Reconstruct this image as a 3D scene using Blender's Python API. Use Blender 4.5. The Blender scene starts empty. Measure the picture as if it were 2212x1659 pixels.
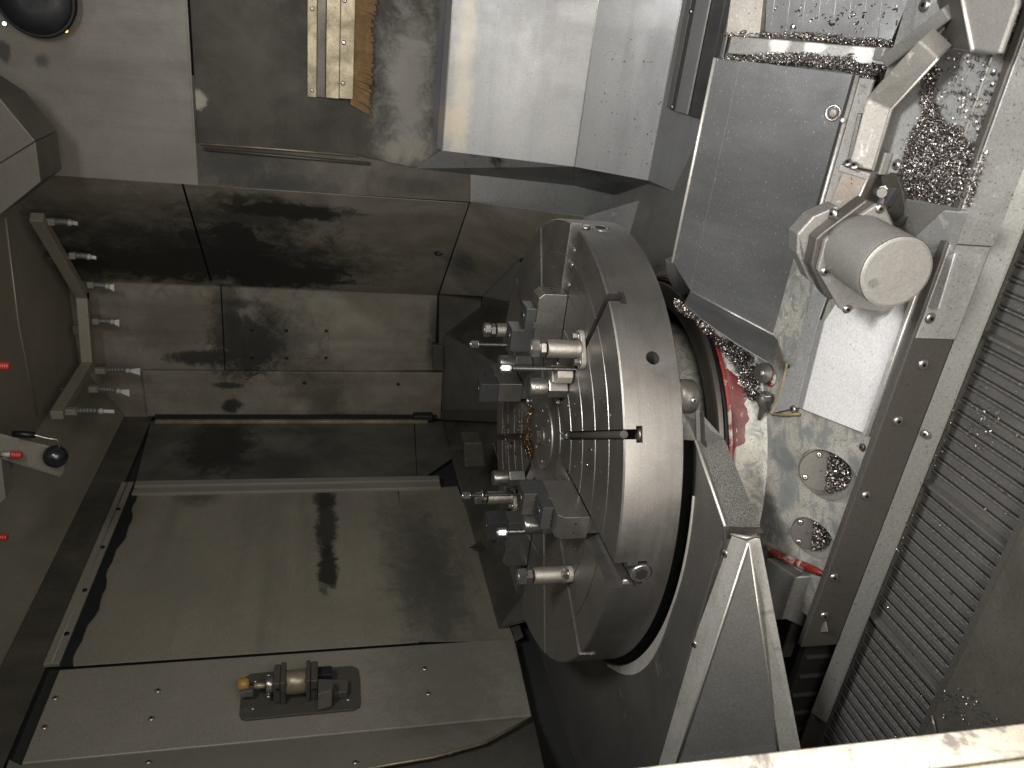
import bpy, bmesh, math, random
from math import sin, cos, pi, radians, hypot, sqrt
from mathutils import Vector as V, Matrix, Euler
random.seed(7)
S = bpy.context.scene
COL = S.collection

# ------------------------------------------------------------------ camera
FPX = 3072.046 * .54            # focal length in pixels of the 2212 x 1659 view of the photograph
CAM = V((1.37649, -2.41167, .797619))
ya, pa, ra = radians(25.6992), radians(13.68346), radians(.648746)
FW = V((-sin(ya) * cos(pa), cos(ya) * cos(pa), -sin(pa)))
_r = V((cos(ya), sin(ya), 0)); _u = _r.cross(FW)
RT = _r * cos(ra) + _u * sin(ra)          # right and up of the upright view; the photograph is turned a quarter
UP = _u * cos(ra) - _r * sin(ra)
cam = bpy.data.cameras.new('camera'); co = bpy.data.objects.new('camera', cam); COL.objects.link(co)
xa, ya_ = -UP, RT                          # image right = world down, image up = world right
co.matrix_world = Matrix(((xa.x, ya_.x, -FW.x, CAM.x), (xa.y, ya_.y, -FW.y, CAM.y), (xa.z, ya_.z, -FW.z, CAM.z), (0, 0, 0, 1)))
cam.sensor_width = 36; cam.lens = FPX / 2211.84 * 36; cam.clip_start = .02; cam.clip_end = 60
cam.dof.use_dof = True; cam.dof.focus_distance = 2.4; cam.dof.aperture_fstop = 4.5
S.camera = co

# ------------------------------------------------------------------ light: the door lamp, the lamp by the chip side, dim bounce
W = bpy.data.worlds.new('World'); S.world = W; W.use_nodes = True
bg = W.node_tree.nodes['Background']; bg.inputs[0].default_value = (.9, .95, 1, 1); bg.inputs[1].default_value = .04
def area(name, loc, at, sx, sy, power, col):
    l = bpy.data.lights.new(name, 'AREA'); l.shape = 'RECTANGLE'; l.size = sx; l.size_y = sy; l.energy = power; l.color = col
    o = bpy.data.objects.new(name, l); COL.objects.link(o); o.location = loc
    o.rotation_euler = (V(at) - V(loc)).to_track_quat('-Z', 'Y').to_euler(); return o
area('door_lamp', (1.85, -1.65, 1.9), (1.3, -.75, -.5), .6, .6, 76, (1, .985, .965))
area('doorway_light', (1.5, -3.0, .15), (.1, .0, .05), 2.0, 1.8, 130, (1, .94, .86))
vs = S.view_settings; vs.view_transform = 'Standard'; vs.look = 'None'; vs.exposure = 0; vs.gamma = 1
S.cycles.max_bounces = 6; S.cycles.use_denoising = True; S.cycles.sample_clamp_indirect = 3
try: S.cycles.caustics_reflective = False; S.cycles.caustics_refractive = False
except Exception: pass

# ------------------------------------------------------------------ turning a point of the photograph into a point of a plane in the place
def ray(x, y): return FW - RT * ((y - 829.44) / FPX) - UP * ((x - 1105.92) / FPX)
def P(x, y, ax, v):
    d = ray(x, y); i = 'XYZ'.index(ax); return CAM + d * ((v - CAM[i]) / d[i])
def PN(x, y, p0, n):
    d = ray(x, y); n = V(n); return CAM + d * ((V(p0) - CAM).dot(n) / d.dot(n))
def PC(x, y, r):
    d = ray(x, y); a = d.x**2 + d.y**2; b = CAM.x * d.x + CAM.y * d.y; c = CAM.x**2 + CAM.y**2 - r * r
    return CAM + d * ((-b - sqrt(max(b * b - a * c, 0))) / a)
def zc(ox, oy, s): return lambda x, y: ((ox + x / s) * .54, (oy + y / s) * .54)

# ------------------------------------------------------------------ materials
def mat(name, col, metal=.5, rough=.45, mottle=.25, mscale=6, speck=0., bump=.15, dirt=(.02, .02, .018), stains=(), streak=None, col2=None, worn=None, fine=160, spk=210, spv=None, spec=.5):
    m = bpy.data.materials.new(name); m.use_nodes = True; t = m.node_tree; N = t.nodes; L = t.links
    b = N['Principled BSDF']; g = N.new('ShaderNodeNewGeometry'); pos = g.outputs['Position']
    def math_(op, a, bb=None, cl=False):
        n = N.new('ShaderNodeMath'); n.operation = op; n.use_clamp = cl
        for i, v in enumerate((a, bb)):
            if v is None: continue
            if isinstance(v, (int, float)): n.inputs[i].default_value = v
            else: L.new(v, n.inputs[i])
        return n.outputs[0]
    def noise(scale, detail=5, rgh=.6, vec=None, dist=0):
        n = N.new('ShaderNodeTexNoise'); n.inputs['Scale'].default_value = scale; n.inputs['Detail'].default_value = detail
        n.inputs['Roughness'].default_value = rgh; n.inputs['Distortion'].default_value = dist; L.new(vec or pos, n.inputs['Vector']); return n.outputs['Fac']
    def ramp(v, a, bb, lo=0., hi=1.):
        n = N.new('ShaderNodeMapRange'); n.interpolation_type = 'SMOOTHSTEP'; n.inputs[1].default_value = a; n.inputs[2].default_value = bb
        n.inputs[3].default_value = lo; n.inputs[4].default_value = hi; L.new(v, n.inputs[0]); return n.outputs[0]
    def mix(f, a, bb):
        n = N.new('ShaderNodeMix'); n.data_type = 'RGBA'
        if isinstance(f, float): n.inputs[0].default_value = f
        else: L.new(f, n.inputs[0])
        for i, v in ((6, a), (7, bb)):
            if isinstance(v, tuple): n.inputs[i].default_value = (*v, 1)
            else: L.new(v, n.inputs[i])
        return n.outputs[2]
    n1 = noise(mscale, 6, .62, dist=.4); n2 = noise(fine, 3, .7)
    c2 = col2 or tuple(x * .62 for x in col)
    f = ramp(n1, .5 - .28, .5 + .28)
    base = mix(math_('MULTIPLY', f, mottle * 2.2, True), col, c2)
    if streak:
        mp = N.new('ShaderNodeMapping'); mp.inputs['Scale'].default_value = streak; L.new(pos, mp.inputs[0])
        s1 = noise(1, 4, .65, mp.outputs[0]); base = mix(math_('MULTIPLY', ramp(s1, .42, .75), mottle * 1.5, True), base, tuple(x * .45 for x in col))
    g1 = ramp(n2, .3, .75, .86, 1.12)
    mm = N.new('ShaderNodeVectorMath'); mm.operation = 'SCALE'; L.new(base, mm.inputs[0]); L.new(g1, mm.inputs['Scale']); base = mm.outputs[0]
    rbase = ramp(n1, .25, .75, rough - .07, rough + .1)
    if spv:
        mv = N.new('ShaderNodeMapping'); mv.inputs['Scale'].default_value = spv; L.new(pos, mv.inputs[0]); spv = mv.outputs[0]
    if speck:
        n3 = noise(spk, 2, .5, spv); base = mix(ramp(n3, .70 - speck * .08, .75 - speck * .08), base, dirt)
    if stains:
        nA = noise(9, 7, .68, dist=.8); nB = noise(60, 3, .7)
        nz = math_('ADD', math_('MULTIPLY', math_('SUBTRACT', nA, .5), 1.9), math_('MULTIPLY', math_('SUBTRACT', nB, .5), .55))
        for c, r, k, dc in stains:
            a = N.new('ShaderNodeVectorMath'); a.operation = 'SUBTRACT'; L.new(pos, a.inputs[0]); a.inputs[1].default_value = c
            d = N.new('ShaderNodeVectorMath'); d.operation = 'DIVIDE'; L.new(a.outputs[0], d.inputs[0]); d.inputs[1].default_value = r
            l = N.new('ShaderNodeVectorMath'); l.operation = 'LENGTH'; L.new(d.outputs[0], l.inputs[0])
            e = math_('ADD', l.outputs['Value'], nz)
            base = mix(ramp(e, .6, 1.18, k, 0) if k >= .9 else ramp(e, .25, 1.35, k, 0), base, dc or dirt)
    if worn:                                                   # paint rubbed through in patches
        wc, lo, hi, ws = worn; nw = noise(ws, 8, .7, dist=.6); base = mix(ramp(nw, lo, hi), base, wc)
    L.new(base, b.inputs['Base Color']); b.inputs['Metallic'].default_value = metal; b.inputs['Specular IOR Level'].default_value = spec; L.new(rbase, b.inputs['Roughness'])
    if bump:
        bp = N.new('ShaderNodeBump'); bp.inputs['Strength'].default_value = bump; bp.inputs['Distance'].default_value = .002
        nb = noise(fine * 1.6, 4, .6); nc = noise(11, 3, .5)
        L.new(math_('ADD', nb, math_('MULTIPLY', nc, 4)), bp.inputs['Height']); L.new(bp.outputs[0], b.inputs['Normal'])
    return m
def flat(name, col, metal=0, rough=.5): return mat(name, col, metal, rough, .12, 20, 0, .05)

# ------------------------------------------------------------------ mesh building
class MB:
    def __init__(s): s.v = []; s.f = []; s.sm = []
    def add(s, vs_, fs, smooth=False):
        o = len(s.v); s.v += [tuple(v) for v in vs_]; s.f += [tuple(i + o for i in f) for f in fs]; s.sm += [smooth] * len(fs); return s
    def box(s, c, d, R=None):
        c = V(c); pts = [V((x * d[0] / 2, y * d[1] / 2, z * d[2] / 2)) for x in (-1, 1) for y in (-1, 1) for z in (-1, 1)]
        pts = [c + (R @ p if R else p) for p in pts]
        return s.add(pts, [(0, 1, 3, 2), (4, 6, 7, 5), (0, 4, 5, 1), (2, 3, 7, 6), (0, 2, 6, 4), (1, 5, 7, 3)])
    def prism(s, pts, vec):
        pts = [V(p) for p in pts]; vec = V(vec); n = len(pts)
        nr = V((0, 0, 0))
        for i in range(n): nr += (pts[i] - pts[0]).cross(pts[(i + 1) % n] - pts[0])
        if nr.dot(vec) > 0: pts = pts[::-1]
        return s.add(pts + [p + vec for p in pts], [tuple(range(n)), tuple(range(2 * n - 1, n - 1, -1))] + [(i, n + i, n + (i + 1) % n, (i + 1) % n) for i in range(n)])
    def lathe(s, prof, n=32, c=(0, 0, 0), axis=(0, 0, 1), smooth=True, a0=0.):
        """prof: (radius, height) pairs; closed at both ends"""
        c = V(c); q = V((0, 0, 1)).rotation_difference(V(axis)); vs_ = []; fs = []; sm = []
        for r, h in prof:
            for i in range(n):
                a = a0 + 2 * pi * i / n; vs_.append(c + q @ V((r * cos(a), r * sin(a), h)))
        m = len(prof)
        for j in range(m - 1):
            for i in range(n): fs.append((j * n + i, j * n + (i + 1) % n, (j + 1) * n + (i + 1) % n, (j + 1) * n + i))
        o = len(s.v); s.v += [tuple(v) for v in vs_]; s.f += [tuple(i + o for i in f) for f in fs]; s.sm += [smooth] * len(fs)
        s.f += [tuple(o + i for i in range(n - 1, -1, -1)), tuple(o + (m - 1) * n + i for i in range(n))]; s.sm += [False, False]; return s
    def cyl(s, c, r, h, axis=(0, 0, 1), n=24, ch=0., a0=0., smooth=True):
        ch = ch or min(r, h) * .08
        return s.lathe([(r - ch, 0), (r, ch), (r, h - ch), (r - ch, h)], n, c, axis, smooth, a0)
    def hexa(s, c, af, h, axis=(0, 0, 1), a0=0.):
        r = af / sqrt(3); return s.lathe([(r * .9, 0), (r, h * .1), (r, h * .9), (r * .88, h)], 6, c, axis, False, a0)
    def tube(s, path, r, n=8):
        path = [V(p) for p in path]; rs = r if isinstance(r, (list, tuple)) else [r] * len(path); vs_ = []; fs = []
        ref = V((.31, .17, .93))
        for i, p in enumerate(path):
            t = (path[min(i + 1, len(path) - 1)] - path[max(i - 1, 0)]).normalized(); a = t.cross(ref).normalized(); b = t.cross(a)
            for k in range(n): w = 2 * pi * k / n; vs_.append(p + (a * cos(w) + b * sin(w)) * rs[i])
        for i in range(len(path) - 1):
            for k in range(n): fs.append((i * n + k, i * n + (k + 1) % n, (i + 1) * n + (k + 1) % n, (i + 1) * n + k))
        o = len(s.v); s.v += [tuple(v) for v in vs_]; s.f += [tuple(i + o for i in f) for f in fs]; s.sm += [True] * len(fs)
        m = len(path); s.f += [tuple(o + k for k in range(n)), tuple(o + (m - 1) * n + k for k in range(n - 1, -1, -1))]; s.sm += [False] * 2; return s
    def thread(s, c, r, h, pitch, n=14):
        k = int(h / pitch); prof = []
        for i in range(k): prof += [(r * .86, i * pitch), (r, i * pitch + pitch * .5)]
        prof.append((r * .86, k * pitch)); return s.lathe(prof, n, c, (0, 0, 1), False)
    def build(s, name, m, parent=None, world=True, bevel=0., fixn=True, segs=2):
        me = bpy.data.meshes.new(name); vv = s.v
        if parent is not None and world:
            o0 = root_loc(parent); vv = [(x - o0.x, y - o0.y, z - o0.z) for x, y, z in vv]
        me.from_pydata(vv, [], s.f); me.polygons.foreach_set('use_smooth', s.sm)
        if fixn:
            bm = bmesh.new(); bm.from_mesh(me); bmesh.ops.recalc_face_normals(bm, faces=bm.faces); bm.to_mesh(me); bm.free()
        me.update(); o = bpy.data.objects.new(name, me); COL.objects.link(o); o.data.materials.append(m)
        if parent is not None: o.parent = parent
        if bevel:
            b = o.modifiers.new('bevel', 'BEVEL'); b.width = bevel; b.segments = segs; b.limit_method = 'ANGLE'; b.angle_limit = radians(40)
        return o
def root_loc(o):
    p = V((0, 0, 0))
    while o is not None: p += V(o.location); o = o.parent
    return p
def thing(name, label, cat, loc=(0, 0, 0), group=None):
    o = bpy.data.objects.new(name, None); COL.objects.link(o); o.location = loc; o.empty_display_size = .05
    o['label'] = label; o['category'] = cat
    if group: o['group'] = group
    return o
def tag(o, label, cat, group=None):
    o['label'] = label; o['category'] = cat
    if group: o['group'] = group
    return o
def setting(name, loc=(0, 0, 0)):
    o = bpy.data.objects.new(name, None); COL.objects.link(o); o.location = loc; o['kind'] = 'structure'; return o
def copy_tree(o, parent=None):
    c = o.copy(); COL.objects.link(c)
    if parent is not None: c.parent = parent
    for ch in list(o.children): copy_tree(ch, c)
    return c
def sheet(name, pts, m, parent=None, th=.004, bevel=.0015):
    """a flat sheet of metal, its front at the given points, its thickness behind them"""
    pts = [V(p) for p in pts]; n = V((0, 0, 0))
    for i in range(1, len(pts) - 1): n += (pts[i] - pts[0]).cross(pts[i + 1] - pts[0])
    n.normalize()
    if n.dot(pts[0] - CAM) < 0: n = -n
    return MB().prism(pts, n * th).build(name, m, parent, bevel=bevel)
def screw(name, p, n, r, m, parent, socket=True, sm=None):
    """a button head screw lying on a plane"""
    n = V(n).normalized(); o = MB().lathe([(r, 0), (r * .96, r * .22), (r * .75, r * .42), (r * .45, r * .5)], 14, V(p) - n * .001, n).build(name, m, parent)
    if socket: MB().lathe([(r * .34, 0), (r * .34, r * .05)], 6, V(p) + n * (r * .5 - .0008), n, False).build('socket', M['black'], o)
    return o

# ------------------------------------------------------------------ where the sheets of the enclosure stand
Y1 = 1.6
F1 = P(430, 400, 'Y', Y1); FN = V((-.707, -.707, 0))
Y2 = PN(480, 630, F1, FN).y
XL = P(312, 900, 'Y', Y2).x
ZC = 2.3
LN = V((-.62, -.62, .48))                   # the lower facet leans in
def on_facet(x, y): return PN(x, y, F1, FN)
def st(x, y, ax, v, r, k=1., c=None): return (tuple(P(x, y, ax, v)), r, k, c)
def sf(x, y, r, k=1., c=None): return (tuple(on_facet(x, y)), r, k, c)

M = {}
M['black'] = flat('black_oxide', (.012, .012, .013), .6, .42)
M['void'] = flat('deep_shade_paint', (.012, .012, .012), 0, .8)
M['wall'] = mat('dusty_beige_sheet', (.155, .145, .122), .1, .55, .3, 3.2, .35, .1, streak=(9, 9, .8),
                stains=[st(120, 35, 'Y', Y1, (.2, .3, .07), .85, (.09, .08, .06)), st(90, 130, 'Y', Y1, (.03, .2, .03), .8, None), st(8, 110, 'Y', Y1, (.05, .2, .03), .9, None)])
M['wall2'] = mat('sooty_sheet', (.23, .216, .178), .2, .5, .42, 3.5, .45, .1, spec=.35, streak=(7, 7, .7), col2=(.115, .098, .07), stains=[
    sf(600, 592, (.22, .22, .46), .98), sf(520, 540, (.17, .17, .22), .95), sf(330, 570, (.21, .21, .52), .97), sf(440, 560, (.18, .18, .24), .97), sf(200, 575, (.2, .2, .4), .8), sf(300, 470, (.4, .4, .8), .5, (.07, .065, .055)),
    sf(570, 560, (.36, .36, .72), .85), sf(330, 540, (.4, .4, .75), .8), sf(620, 455, (.09, .09, .34), .95), sf(500, 500, (.1, .1, .14), .93), sf(540, 470, (.2, .2, .4), .7), sf(560, 430, (.05, .05, .22), .7), sf(520, 520, (.05, .1, .12), .85), sf(700, 610, (.03, .03, .3), .8), sf(1000, 560, (.14, .14, .1), .8, (.05, .052, .052)),
    st(530, 745, 'Y', Y2, (.26, .2, .24), .95), st(600, 740, 'Y', Y2, (.3, .2, .3), .6), st(700, 860, 'Y', Y2, (.3, .2, .14), .55), st(485, 660, 'Y', Y2, (.2, .2, .12), .7), st(430, 772, 'Y', Y2, (.06, .2, .22), .92), st(380, 690, 'Y', Y2, (.2, .2, .4), .5, (.08, .072, .055)), st(500, 690, 'Y', Y2, (.13, .2, .06), .75), st(520, 655, 'Y', Y2, (.03, .2, .16), .6), st(350, 745, 'Y', Y2, (.05, .2, .2), .5, (.1, .09, .07)),
    st(500, 872, 'Y', Y2, (.06, .2, .07), .95), st(495, 828, 'Y', Y2, (.025, .2, .09), .9), st(660, 850, 'Y', Y2, (.05, .2, .15), .5, (.09, .075, .05)), st(560, 905, 'Y', Y2, (.03, .3, .6), .7),
    st(940, 720, 'Y', Y2, (.3, .5, .05), .75), st(760, 900, 'Y', Y2, (.05, .3, .3), .8)])
M['bandwall'] = mat('sooty_band_sheet', (.095, .087, .07), .1, .55, .5, 4, .9, .1, spec=.3, streak=(7, 7, .7), col2=(.05, .045, .036), stains=[st(500, 330, 'Y', Y1, (.2, .3, .3), .85), st(620, 400, 'Y', Y1, (.06, .3, .3), .8), st(900, 400, 'Y', Y1, (.05, .3, .2), .6)])
M['ceiling'] = mat('grey_ceiling_sheet', (.23, .21, .165), .25, .48, .25, 2.5, .15, .08)
M['hood'] = mat('dull_hood_sheet', (.10, .093, .076), .1, .55, .3, 4, .3, .1)
M['soot'] = mat('oily_dark_sheet', (.10, .09, .072), .3, .42, .5, 4, .4, .1, streak=(6, 6, .8), col2=(.045, .043, .037))
M['brushwall'] = mat('brushed_grey_sheet', (.042, .0385, .031), .1, .58, .45, 4.5, .5, .1, spec=.25, streak=(.7, 8, 8), col2=(.028, .026, .021), stains=[
    st(880, 200, 'Y', Y1, (.45, .3, .14), .75, (.2, .194, .178)), st(900, 320, 'Y', Y1, (.08, .3, .14), .6, (.2, .188, .155)), st(950, 150, 'Y', Y1, (.5, .3, .028), .9, (.06, .06, .065)), st(430, 215, 'Y', Y1, (.04, .3, .04), .9, (.26, .24, .19)), st(540, 130, 'Y', Y1, (.5, .3, .2), .8, (.05, .045, .036))])
M['door'] = mat('olive_sheet', (.225, .21, .165), .25, .48, .28, 2.2, .15, .08, streak=(6, .7, 6), stains=[
    st(705, 1130, 'X', XL, (.2, .34, .06), .9), st(708, 1225, 'X', XL, (.2, .2, .05), .96), st(700, 1075, 'X', XL, (.2, .12, .07), .9), st(900, 1200, 'X', XL, (.2, .7, .2), .5, (.04, .042, .038)), st(430, 1070, 'X', XL, (.2, .1, .12), .6), st(950, 1290, 'X', XL, (.2, .6, .2), .55, (.045, .046, .04))])
M['doordark'] = mat('soot_covered_door', (.115, .109, .093), .25, .45, .5, 3, .3, .08, col2=(.05, .047, .04), stains=[st(480, 960, 'X', XL, (.2, .4, .22), .92, (.018, .017, .016)), st(600, 1010, 'X', XL, (.2, .2, .3), .7, (.03, .028, .025))])
M['column'] = mat('beige_column_sheet', (.225, .212, .176), .25, .45, .25, 2.5, .15, .08, stains=[st(960, 1470, 'X', XL, (.3, .5, .3), .6, (.09, .088, .078))])
M['white'] = mat('bright_sheet', (.33, .334, .336), .35, .44, .2, 2.5, .25, .07, dirt=(.08, .07, .06), fine=240, streak=(.6, 9, 9),
                 stains=[st(1000, 160, 'Y', 1.5, (.6, .3, .05), .55, (.5, .45, .35)), st(970, 270, 'Y', 1.5, (.1, .3, .1), .5, (.5, .42, .3))])
M['side'] = mat('smudged_return_sheet', (.2, .205, .2), .35, .42, .3, 5, .5, .08, stains=[(tuple(P(1075, 360, 'X', .77)), (.3, .3, .17), 1., (.012, .012, .013)), (tuple(P(1330, 395, 'X', .77)), (.3, .4, .16), .8, (.03, .026, .022))])
M['cover'] = mat('scratched_steel_cover', (.118, .12, .122), .45, .42, .4, 3.5, .08, .1, dirt=(.36, .36, .35), streak=(6, 1.5, 1.5), fine=240, spk=1, spv=(90, 600, 600))
M['steel'] = mat('worn_steel', (.26, .25, .235), .85, .34, .3, 9, .2, .08)
M['bright'] = mat('bright_steel', (.46, .45, .43), .92, .32, .2, 14, 0, .04)
M['zinc'] = mat('plated_hardware', (.40, .39, .365), .9, .3, .25, 25, 0, .08)
M['cast'] = mat('sandblasted_casting', (.40, .375, .335), .45, .46, .3, 12, .3, .5, fine=260)
M['motor'] = mat('dusty_cast_cover', (.30, .292, .275), .35, .5, .32, 9, .7, .35, dirt=(.2, .18, .15), fine=220)
M['duct'] = mat('rusty_dusty_duct', (.33, .315, .29), .35, .5, .4, 8, .4, .2, worn=((.62, .6, .55), .6, .72, 26), col2=(.26, .2, .15))
M['paint'] = mat('chipped_white_paint', (.44, .425, .37), .05, .5, .45, 9, 1.2, .25, dirt=(.12, .12, .12), worn=((.2, .21, .205), .47, .60, 19), col2=(.30, .29, .26), stains=[
    st(1690, 985, 'Z', -.51, (.05, .09, .1), .9, (.14, .155, .16)), st(1700, 1065, 'Z', -.51, (.06, .05, .1), .85, (.15, .16, .165)), st(1650, 1120, 'Z', -.51, (.12, .08, .1), .9, (.1, .1, .1))])
M['red'] = mat('red_paint', (.19, .016, .013), .05, .45, .4, 14, .2, .15, worn=((.42, .39, .34), .54, .62, 11), col2=(.22, .02, .015))
M['band'] = mat('brown_grey_strip', (.09, .083, .075), .35, .42, .2, 5, .3, .1)
M['lip'] = mat('rubbed_lip', (.25, .246, .225), .5, .44, .4, 7, .4, .12, col2=(.19, .195, .18))
M['plate'] = mat('mottled_galvanised', (.52, .525, .52), .5, .44, .4, 7, .6, .15, dirt=(.1, .1, .1), worn=((.66, .66, .63), .58, .7, 20))
M['slide'] = mat('bright_slide_plate', (.70, .70, .70), .0, .38, .12, 5, .1, .06, streak=(9, 1.2, 9))
M['apron'] = mat('worn_dark_plate', (.15, .143, .134), .55, .42, .45, 4, .4, .2, dirt=(.35, .35, .33), fine=260, worn=((.24, .23, .215), .6, .78, 4))
M['apronside'] = mat('speckled_dark_plate', (.19, .183, .175), .6, .38, .35, 7, 2.2, .5, dirt=(.6, .6, .58), fine=300, spk=420)
M['flangeplate'] = mat('dull_flange_plate', (.31, .303, .288), .55, .42, .3, 6, .6, .12, dirt=(.4, .4, .38))
M['conv'] = mat('oily_conveyor_steel', (.135, .131, .124), .4, .46, .35, 9, .3, .1, dirt=(.3, .3, .3), fine=220)
M['jamb'] = mat('chipped_cream_paint', (.60, .57, .49), 0, .45, .3, 9, .3, .15, worn=((.24, .215, .2), .5, .6, 9), col2=(.7, .62, .48))
M['table'] = mat('turned_table_steel', (.36, .345, .325), .95, .42, .2, 6, .1, .04, dirt=(.6, .58, .55), fine=300, streak=(1.5, 1.5, 30), spk=260)
M['jaw'] = mat('ground_jaw_steel', (.26, .25, .233), .85, .36, .2, 10, .1, .05)
M['thread'] = mat('dark_thread', (.13, .125, .12), .85, .35, .2, 30, 0, .05)
M['topjaw'] = mat('dark_grey_jaw', (.06, .062, .062), .5, .42, .2, 10, .1, .05)
M['jack'] = mat('bead_blasted_jack', (.30, .28, .25), .75, .42, .2, 30, .2, .5, fine=340)
M['brush'] = mat('brown_bristle', (.17, .10, .035), 0, .8, .5, 20, 0, .4, streak=(6, 40, 3))
M['brass'] = mat('oily_sheet_brassy', (.31, .27, .185), .5, .42, .5, 8, .7, .15, col2=(.15, .125, .08), streak=(3, 8, 8))
M['nozzle'] = flat('white_plastic', (.30, .29, .26), 0, .4)
M['hose'] = flat('grey_plastic', (.10, .10, .10), 0, .4)
M['redplastic'] = flat('red_plastic', (.34, .03, .025), 0, .4)
M['yellow'] = flat('yellow_plastic', (.27, .16, .03), 0, .45)
M['sealant'] = flat('old_yellow_sealant', (.22, .175, .08), 0, .5)
M['ball'] = flat('black_ball', (.01, .01, .012), 0, .28)
M['bezel'] = flat('dark_bezel', (.004, .005, .007), 0, .6)
M['chip'] = mat('steel_chip', (.62, .59, .56), 1., .36, .8, 140, 0, 0, col2=(.2, .18, .17))
M['gold'] = mat('brassy_chip', (.50, .40, .26), 1., .3, .8, 120, 0, 0, col2=(.20, .12, .06))
M['pale'] = mat('rubbed_pale_flange', (.50, .487, .45), .35, .45, .35, 10, .5, .2, dirt=(.15, .14, .13), worn=((.28, .27, .25), .56, .68, 14))
M['weld'] = mat('rubbed_edge', (.75, .73, .68), .6, .4, .3, 30, 0, .2)

# ------------------------------------------------------------------ back wall
def b_lo_x(): return on_facet(946, 635).x
BW = setting('back_wall', (.3, 1.6, 0))
zt = P(428, 395, 'Y', Y1).z
XR = 2.3
sheet('panel', [(F1.x, Y1, zt), (XR, Y1, zt), (XR, Y1, ZC + .7), (F1.x, Y1, ZC + .7)], M['wall'], BW)
xb = P(430, 309, 'Y', Y1 - .02).x
pb = lambda x, y: P(x, y, 'Y', Y1 - .02)
sheet('panel', [(xb, Y1 - .02, zt - .012), pb(770, 335), pb(895, 363), pb(958, 324), (XR, Y1 - .02, pb(958, 324).z), (XR, Y1 - .02, zt - .012)], M['brushwall'], BW, th=.018, bevel=.003)
MB().box(((xb + XR) / 2, Y1 - .008, zt + .002), (XR - xb, .012, .007)).build('edge_strip', M['wall'], BW)
MB().tube([pb(431, 310) + V((0, -.004, 0)), pb(600, 322) + V((0, -.004, 0)), pb(770, 336) + V((0, -.004, 0))], .005, 6).build('folded_edge', M['brass'], BW)
MB().tube([pb(440, 322), pb(620, 338), pb(800, 354)], .008, 6).build('folded_edge', M['soot'], BW)
sheet('panel', [(F1.x, Y1, zt), P(1015, 436, 'Y', Y1), P(1015, 370, 'Y', Y1), (1.0, Y1, .3), (1.0, Y1, zt)], M['bandwall'], BW, bevel=0)
sheet('panel', [(XL - .02, Y2 + .03, 1.7), (b_lo_x(), Y2 + .03, 1.7), (b_lo_x(), Y2 + .03, ZC + .1), (XL - .02, Y2 + .03, ZC + .1)], M['wall2'], BW, bevel=0)
sheet('panel', [P(1016, 372, 'Y', Y1 + .003), P(1420, 398, 'Y', Y1 + .003), P(1420, 490, 'Y', Y1 + .003), P(1264, 470, 'Y', Y1 + .003), P(1016, 436, 'Y', Y1 + .003)], M['side'], BW, bevel=0)
f_lo = on_facet(1014, 436); f_hi = V((F1.x, Y1, ZC + .1))
b_lo = on_facet(946, 635); b_hi = V((b_lo.x, b_lo.y, ZC + .1)); zs = on_facet(432, 520).z
sheet('panel', [(F1.x, Y1, zs), (F1.x, Y1, f_lo.z), b_lo, (b_lo.x, b_lo.y, zs)], M['wall2'], BW, bevel=.002)
sheet('panel', [V((F1.x, Y1, zs + .01)), f_hi, b_hi, V((b_lo.x, b_lo.y, zs + .01))], M['wall2'], BW, bevel=.002)
lp = lambda x, y: PN(x, y, f_lo, LN)
sheet('panel', [lp(1016, 436), lp(1262, 468), lp(1254, 484), lp(1120, 562), lp(1042, 640), lp(949, 635)], M['wall2'], BW)
# second back wall with the access plate, and the narrow corner sheet
bp_ = lambda x, y, d=0.: P(x, y, 'Y', Y2 - d)
z4 = bp_(482, 700).z
sheet('panel', [(b_lo.x + .01, Y2, z4 + .006), (-.9, Y2, z4 + .006), (-.9, Y2, ZC + .1), (b_lo.x + .01, Y2, ZC + .1)], M['wall2'], BW, bevel=.002)
sheet('panel', [(b_lo.x + .01, Y2 + .006, z4), bp_(945, 634, -.006), bp_(938, 800, -.006), (-.9, Y2 + .006, z4)], M['wall2'], BW, bevel=.002)
ap = sheet('access_plate', [bp_(527, 709, .004), bp_(710, 713, .004), bp_(708, 776, .004), bp_(525, 772, .004)], M['wall2'], BW, th=.005, bevel=.001)
for q in ((544, 713), (619, 714), (705, 715), (544, 772), (619, 773), (704, 773)): screw('screw', bp_(*q, .005), (0, -1, 0), .011, M['black'], ap, False)
sheet('panel', [bp_(306, 801, .03), bp_(956, 806, .03), bp_(952, 905, .03), bp_(318, 899, .03)], M['wall2'], BW, th=.03, bevel=.004)
for q in ((657, 827), (860, 830)): screw('screw', bp_(*q, .031), (0, -1, 0), .012, M['black'], BW, False)
sheet('panel', [bp_(935, 745, .06), bp_(958, 747, .06), bp_(958, 802, .06), bp_(935, 800, .06)], M['soot'], BW, th=.05, bevel=.003)
kp = lambda x, y: PN(x, y, bp_(946, 640), (0, -.9, .43))
sheet('panel', [kp(948, 636), kp(1040, 641), kp(1039, 662), kp(962, 722), kp(948, 800)], M['soot'], BW)

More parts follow.
